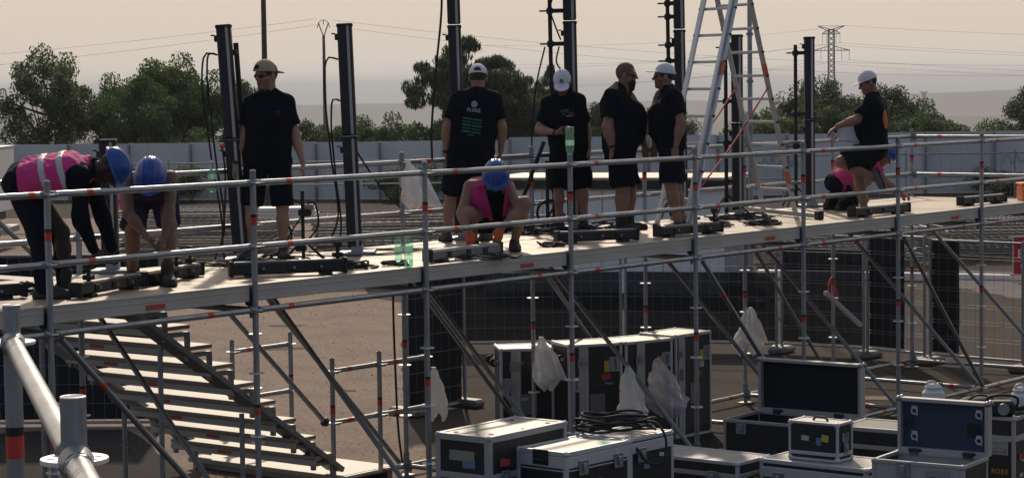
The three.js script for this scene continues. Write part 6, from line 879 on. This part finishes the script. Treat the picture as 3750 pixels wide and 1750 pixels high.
// 2 shirtless bending worker
person('bare-shouldered worker in a blue helmet and dark shorts bending down towards the bars', [1.55, -0.62], { pel: [-0.06, 0.72, -0.42], neck: [0.01, 0.86, -0.02], head: [0.035, 0.86, 0.13], sh: [[-0.18, 0.85, 0.0], [0.175, 0.85, 0.0]], el: [[-0.15, 0.58, 0.12], [0.17, 0.58, 0.12]], wr: [[0.01, 0.40, 0.24], [0.14, 0.40, 0.22]], hip: [[-0.16, 0.70, -0.42], [0.05, 0.70, -0.42]], kn: [[-0.17, 0.42, -0.18], [0.12, 0.46, -0.20]], an: [[-0.20, 0.09, -0.32], [0.12, 0.09, -0.05]], toe: [[-0.2, 0, 1], [0.35, 0, 1]], hand: [{ d: [0.55, -0.7, 0.3], s: [0.2, 0.3, 1], n: [0.8, 0.5, -0.2], c: 0.8 }, { d: [-0.1, -0.9, 0.3], s: [-0.3, 0.1, 1], n: [-1, 0, 0], c: 0.8 }] },
  { skin: 'e', pinkTail: true, shirt: cloth([0.030, 0.026, 0.06]), shirtName: 'tank_top', tank: true, sleeve: 0, hem: 0.0, pants: cloth([0.04, 0.032, 0.075]), pl: 0.9, pr: 0.1, shoe: BOOT, boot: true, hat: 'helmet', hatMat: BLUE, hp: 0.95, hy: 0, hr: 0, bulk: 1.0 });
// 3 standing man, beige cap backwards
person('standing man in a black T-shirt, sunglasses and backwards beige cap', [4.03, -1.75], { pel: [0.0, 0.93, 0], neck: [0.02, 1.49, -0.01], head: [-0.005, 1.655, 0.02], sh: [[-0.145, 1.42, 0.0], [0.18, 1.425, -0.01]], el: [[-0.225, 1.12, -0.02], [0.245, 1.11, -0.03]], wr: [[-0.30, 0.86, 0.05], [0.315, 0.86, 0.05]], hip: [[-0.095, 0.90, 0], [0.095, 0.90, 0]], kn: [[-0.16, 0.49, 0.03], [0.12, 0.48, 0.03]], an: [[-0.18, 0.09, 0.0], [0.115, 0.09, -0.01]], toe: [[-0.35, 0, 1], [0.25, 0, 1]], hand: [{ d: [-0.1, -1, 0.1], n: [1, 0, 0.2], s: [0, 0, 1] }, { d: [0.08, -1, 0.1], n: [-1, 0, 0.2], s: [0, 0, 1] }] },
  { skin: 'a', bulk: 0.93, shirt: CB, hem: -0.16, loose: true, sleeve: 0.68, pants: CBL, pl: 0.98, pr: 0.115, hat: 'cap', hatMat: BEIGE, hatRot: [-0.1, Math.PI, 0], hy: -0.75, hp: 0.06, glasses: true, stubble: true, watch: [[0]], print: { c: [0.1, 1.32, 0.1], w: 0.05, h: 0.05, dir: [0.1, 0, 1], tex: (() => { const c = document.createElement('canvas'); c.width = c.height = 64; const x = c.getContext('2d'); x.strokeStyle = '#7a2a2a'; x.lineWidth = 6; x.beginPath(); x.arc(32, 32, 22, 0, 7); x.stroke(); const q = new THREE.CanvasTexture(c); q.colorSpace = THREE.SRGBColorSpace; return q; })() } });
// 4 man with printed back
const backTex = (() => { const c = document.createElement('canvas'); c.width = 256; c.height = 384; const x = c.getContext('2d'); x.fillStyle = '#a9adb0'; x.beginPath(); x.arc(128, 40, 34, 0, 7); x.fill(); x.strokeStyle = '#15181c'; x.lineWidth = 4; for (let i = 0; i < 5; i++) { x.beginPath(); x.moveTo(90, 16 + i * 12); x.lineTo(166, 16 + i * 12); x.stroke(); } x.font = 'bold 50px sans-serif'; x.textAlign = 'center'; x.fillText('FLUGE', 128, 122); x.fillStyle = '#4f9a84'; for (let r = 0; r < 5; r++) { x.fillStyle = r % 2 ? '#2f6a5c' : '#478878'; x.fillRect(20, 190 + r * 34, 96, 13); x.fillRect(126, 196 + r * 34, 104, 11); } x.fillStyle = '#6a8f86'; x.fillRect(92, 366, 70, 6); const t = new THREE.CanvasTexture(c); t.colorSpace = THREE.SRGBColorSpace; return t; })();
person('man seen from behind in a black T-shirt with teal print and white cap', [6.85, -1.68], { pel: [-0.02, 0.92, 0], neck: [0.05, 1.475, 0.02], head: [0.055, 1.615, -0.045], sh: [[-0.15, 1.42, 0.02], [0.21, 1.42, 0.02]], el: [[-0.26, 1.13, 0.03], [0.29, 1.12, 0.02]], wr: [[-0.275, 0.88, -0.02], [0.27, 0.88, -0.10]], hip: [[-0.12, 0.89, 0], [0.08, 0.89, 0]], kn: [[-0.23, 0.47, -0.03], [0.06, 0.47, -0.03]], an: [[-0.28, 0.09, 0.03], [0.1, 0.09, 0.0]], toe: [[-0.35, 0, -1], [0.3, 0, -1]], hand: [{ d: [0.0, -1, -0.1], n: [1, 0, 0.2], s: [0, 0, -1] }, { d: [-0.1, -1, -0.3], n: [-1, 0, 0.2], s: [0, 0, -1] }] },
  { skin: 'b', shirt: CB, hem: -0.2, loose: true, sleeve: 0.72, bulk: 1.06, girth: 1.02, pants: CBL, pl: 1.0, pr: 0.11, hat: 'cap', hatMat: WHITECAP, hy: Math.PI - 0.05, hp: 0.22, watch: [[0, MAT.rubber]], print: { c: [0.0, 1.22, 0.1], w: 0.23, h: 0.36, dir: [0, 0, 1], tex: backTex } });
// 5 crouching worker
person('crouching worker in an open pink vest, blue helmet and orange gloves', [5.92, -0.72], { pel: [0.02, 0.30, -0.16], neck: [0.0, 0.66, 0.10], head: [0.055, 0.70, 0.23], sh: [[-0.19, 0.61, 0.10], [0.17, 0.60, 0.08]], el: [[-0.27, 0.36, 0.20], [0.27, 0.39, 0.22]], wr: [[-0.20, 0.20, 0.33], [0.10, 0.23, 0.36]], hip: [[-0.08, 0.28, -0.16], [0.12, 0.28, -0.16]], kn: [[-0.19, 0.36, 0.22], [0.32, 0.45, 0.20]], an: [[-0.16, 0.09, 0.02], [0.22, 0.09, 0.10]], toe: [[-0.3, 0, 1], [0.1, 0, 1]], hand: [{ d: [0.1, -0.95, 0.2], n: [0.2, 0.2, -1], s: [1, 0, 0.2], c: 0.6 }, { d: [-0.3, -0.9, 0.2], n: [0.2, 0.2, -1], s: [-1, 0, 0.2], c: 0.6 }] },
  { skin: 'b', shirt: CBL, sleeve: 0, hem: 0.02, shirtName: 'vest_top', tank: true, vest: true, vhem: 0.08, open: { dir: [0, -0.6, 0.8], side: [1, 0, 0], off: 0.05, w: 0.075 }, pants: CG, pl: 0.72, pr: 0.1, gloves: ORANGE, shoe: BOOT, hat: 'helmet', hatMat: BLUE, hp: 0.85, hy: 0.05, bulk: 1.06, stubble: true });
// 6 man looking at his hands
const chestTex = (() => { const c = document.createElement('canvas'); c.width = 192; c.height = 128; const x = c.getContext('2d'); x.fillStyle = '#3c7a4c'; for (let i = 0; i < 4; i++) x.fillRect(10 + i * 26, 12, 18, 32); x.fillStyle = '#4a5c50'; for (let i = 0; i < 2; i++) x.fillRect(20 + i * 26, 54, 18, 30); x.fillStyle = '#8a2c30'; x.fillRect(86, 54, 90, 26); x.fillStyle = '#b9b9bd'; x.fillRect(70, 92, 90, 10); const t = new THREE.CanvasTexture(c); t.colorSpace = THREE.SRGBColorSpace; return t; })();
person('man in a white cap and black T-shirt looking down at the phone in his hand', [8.72, -1.89], { pel: [-0.01, 0.91, -0.02], neck: [-0.065, 1.445, 0.02], head: [-0.075, 1.565, 0.09], sh: [[-0.225, 1.365, 0.0], [0.10, 1.385, 0.0]], el: [[-0.325, 1.07, 0.02], [0.18, 1.07, -0.03]], wr: [[-0.14, 1.04, 0.22], [0.20, 0.84, 0.04]], hip: [[-0.1, 0.88, -0.02], [0.1, 0.88, -0.02]], kn: [[-0.125, 0.47, 0.03], [0.13, 0.47, 0.03]], an: [[-0.12, 0.09, 0.0], [0.145, 0.09, 0.0]], toe: [[-0.3, 0, 1], [0.3, 0, 1]], hand: [{ d: [0.9, 0.1, 0.2], n: [0, 0.8, -0.5], s: [0, 0.6, 0.8], c: 0.7 }, { d: [0.05, -1, 0.2], n: [-1, 0, 0], s: [0, 0, 1] }] },
  { skin: 'a', shirt: CB, hem: -0.17, loose: true, sleeve: 0.75, pants: CBL, pl: 1.06, pr: 0.112, hat: 'cap', hatMat: WHITECAP, hp: 0.62, hy: -0.08, logo: true, stubble: true, watch: [[0]], glasses: true, print: { c: [-0.02, 1.24, 0.1], w: 0.16, h: 0.11, dir: [0, 0, 1], tex: chestTex } });
{ const t = thing('phone', 'dark phone held in front of the chest of the man looking down', 'phone', [8.47, DECK + 1.075, -1.76], CAMYAW); part(t, 'case', box(0.075, 0.012, 0.15, 0.004), MAT.blackGloss, [0, 0, 0], [0.5, 0.2, 0]); part(t, 'screen', box(0.068, 0.002, 0.14, 0.0005), M([0.02, 0.022, 0.03], 0.1), [0, 0.0068, -0.0035], [0.5, 0.2, 0]); }
// 7 bearded man
person('heavily built bearded man with shaved head and sunglasses facing right', [8.82, -1.27], { pel: [-0.04, 0.90, 0], neck: [-0.015, 1.50, -0.02], head: [0.05, 1.635, 0], sh: [[-0.12, 1.42, 0.19], [0.03, 1.42, -0.20]], el: [[-0.17, 1.10, 0.26], [0.18, 1.05, -0.2]], wr: [[-0.12, 0.88, 0.24], [0.235, 0.90, -0.1]], hip: [[-0.03, 0.87, 0.11], [-0.03, 0.87, -0.11]], kn: [[-0.01, 0.46, 0.12], [0.07, 0.46, -0.12]], an: [[-0.03, 0.09, 0.12], [0.06, 0.09, -0.13]], toe: [[1, 0, 0.25], [1, 0, -0.1]], hand: [{ d: [0.05, -1, 0], n: [0, 0, -1], s: [1, 0, 0] }, { d: [0.1, -1, 0.1], n: [0, 0, 1], s: [1, 0, 0] }] },
  { skin: 'b', shirt: CB, hem: -0.16, loose: true, sleeve: 0.72, bulk: 1.30, girth: 1.16, belly: [0.10, 0, 0], bellyR: 0.165, pants: CBL, pl: 0.98, pr: 0.1, hair: true, hairMat: M([0.12, 0.085, 0.065], 0.85), beard: true, glasses: true, hy: 1.35, hp: 0.05, watch: [[0]], sock: MAT.rubber });
// 8 man facing left
person('man in a white baseball cap and black polo shirt facing left', [9.05, -0.78], { pel: [-0.03, 0.93, 0], neck: [-0.05, 1.475, 0], head: [-0.10, 1.615, 0], sh: [[-0.01, 1.41, 0.19], [-0.10, 1.41, -0.18]], el: [[0.065, 1.13, 0.24], [-0.17, 1.12, -0.22]], wr: [[0.005, 0.90, 0.23], [-0.19, 0.90, -0.16]], hip: [[-0.03, 0.90, 0.1], [-0.03, 0.90, -0.1]], kn: [[-0.04, 0.49, 0.11], [0.02, 0.49, -0.11]], an: [[0.03, 0.09, 0.12], [0.09, 0.09, -0.12]], toe: [[-1, 0, 0.2], [-1, 0, -0.05]], hand: [{ d: [-0.12, -1, 0.0], n: [0, 0, -1], s: [-1, 0, 0] }, { d: [-0.1, -1, 0.1], n: [0, 0, 1], s: [-1, 0, 0] }] },
  { skin: 'b', shirt: CB, shirtName: 'polo_shirt', collar: true, hem: -0.07, loose: true, sleeve: 0.66, bulk: 1.14, girth: 1.1, belly: [-0.075, 0, 0], bellyR: 0.135, pants: CN, pl: 0.95, pr: 0.105, hat: 'cap', hatMat: WHITECAP, hatRot: [-0.12, 0, 0], hy: -1.5, hp: 0.0, glasses: true, stubble: true });
// 9 man squatting over papers
const sunTex = (() => { const c = document.createElement('canvas'); c.width = 160; c.height = 256; const x = c.getContext('2d'); x.fillStyle = '#c4622a'; x.beginPath(); for (let i = 0; i < 48; i++) { const a = i / 48 * Math.PI * 2, r = i % 2 ? 1 : 0.88; x.lineTo(80 + 70 * r * Math.cos(a), 120 + 110 * r * Math.sin(a)); } x.fill(); x.strokeStyle = '#8a4420'; x.lineWidth = 5; for (let k = 0; k < 7; k++) { x.beginPath(); x.moveTo(24, 50 + k * 22); x.lineTo(136, 50 + k * 22); x.stroke(); } const t = new THREE.CanvasTexture(c); t.colorSpace = THREE.SRGBColorSpace; return t; })();
person('man in a white cap half crouching with papers, orange print on his black T-shirt', [12.24, -0.33], { pel: [0.12, 0.80, -0.03], neck: [0.10, 1.375, 0], head: [0.035, 1.52, 0.01], sh: [[0.045, 1.30, 0.17], [0.14, 1.31, -0.18]], el: [[-0.12, 1.11, 0.22], [-0.04, 1.05, -0.2]], wr: [[-0.33, 1.03, 0.12], [-0.22, 0.98, -0.08]], hip: [[0.10, 0.76, 0.09], [0.10, 0.76, -0.11]], kn: [[-0.29, 0.63, 0.12], [-0.06, 0.50, -0.10]], an: [[0.08, 0.45, 0.14], [0.0, 0.09, -0.02]], toe: [[0.35, -0.9, 0.1], [-1, 0, 0.15]], sole: [[0.93, 0.35, 0], [0, -1, 0]], hand: [{ d: [-0.8, -0.5, 0.0], n: [0.4, -0.8, -0.3], s: [0.3, 0.3, -0.9], c: 0.6 }, { d: [-0.8, -0.4, 0.2], n: [0.4, -0.8, 0.3], s: [0.2, 0.4, 0.9], c: 0.6 }] },
  { skin: 'b', shirt: CB, hem: -0.03, loose: true, sleeve: 0.78, bulk: 1.14, girth: 1.1, belly: [-0.07, 0, 0], bellyR: 0.135, pants: CG, pl: 0.9, pr: 0.115, hat: 'cap', hatMat: WHITECAP, hy: -1.4, hp: 0.35, shoe: SHOEG, print: { c: [0.17, 1.10, 0.05], w: 0.17, h: 0.27, dir: [0.5, 0.0, 0.87], tex: sunTex } });
{ const t = thing('paper_stack', 'white papers held over the knee of the half crouching man', 'papers', [12.24 - 0.2 * 0.62, DECK + 0.945, -0.33 - 0.2 * 0.78], CAMYAW); for (let k = 0; k < 3; k++) { const g = new THREE.BoxGeometry(0.28, 0.003, 0.21, 8, 1, 6); const p = g.attributes.position; for (let i = 0; i < p.count; i++) p.setY(i, p.getY(i) + 0.25 * p.getX(i) * p.getX(i)); g.computeVertexNormals(); part(t, 'sheet', g, M([0.62, 0.61, 0.68], 0.8), [0.006 * k, -0.004 + 0.006 * k, 0.05], [0.95 + 0.03 * k, 0.12 * k, -0.42]); } }
// 10 kneeling worker behind
person('worker in a pink shirt and blue helmet kneeling behind the man with papers', [13.30, -1.15], { pel: [-0.17, 0.34, 0.0], neck: [0.31, 0.60, 0.02], head: [0.42, 0.655, 0.03], sh: [[0.26, 0.55, 0.17], [0.27, 0.57, -0.15]], el: [[0.42, 0.33, 0.2], [0.40, 0.33, -0.14]], wr: [[0.60, 0.21, 0.15], [0.58, 0.2, -0.08]], hip: [[-0.15, 0.32, 0.09], [-0.15, 0.32, -0.09]], kn: [[0.20, 0.36, 0.15], [0.20, 0.12, -0.12]], an: [[-0.08, 0.09, 0.15], [-0.2, 0.1, -0.12]], toe: [[1, 0, 0.2], [1, -0.2, 0]], hand: [{ d: [0.8, -0.4, 0], n: [-0.3, -0.8, 0], s: [0.3, 0.3, -0.8], c: 0.7 }, { d: [0.8, -0.4, 0.1], n: [-0.3, -0.8, 0], s: [0.3, 0.3, 0.8], c: 0.7 }] },
  { skin: 'b', shirt: cloth([0.50, 0.05, 0.16]), sleeve: 0.5, hem: -0.02, pants: CN, long: true, boot: true, shoe: BOOT, hat: 'helmet', hatMat: BLUE, hp: 0.75, hy: 1.3, bulk: 1.0 });
renderer.render(scene, camera);
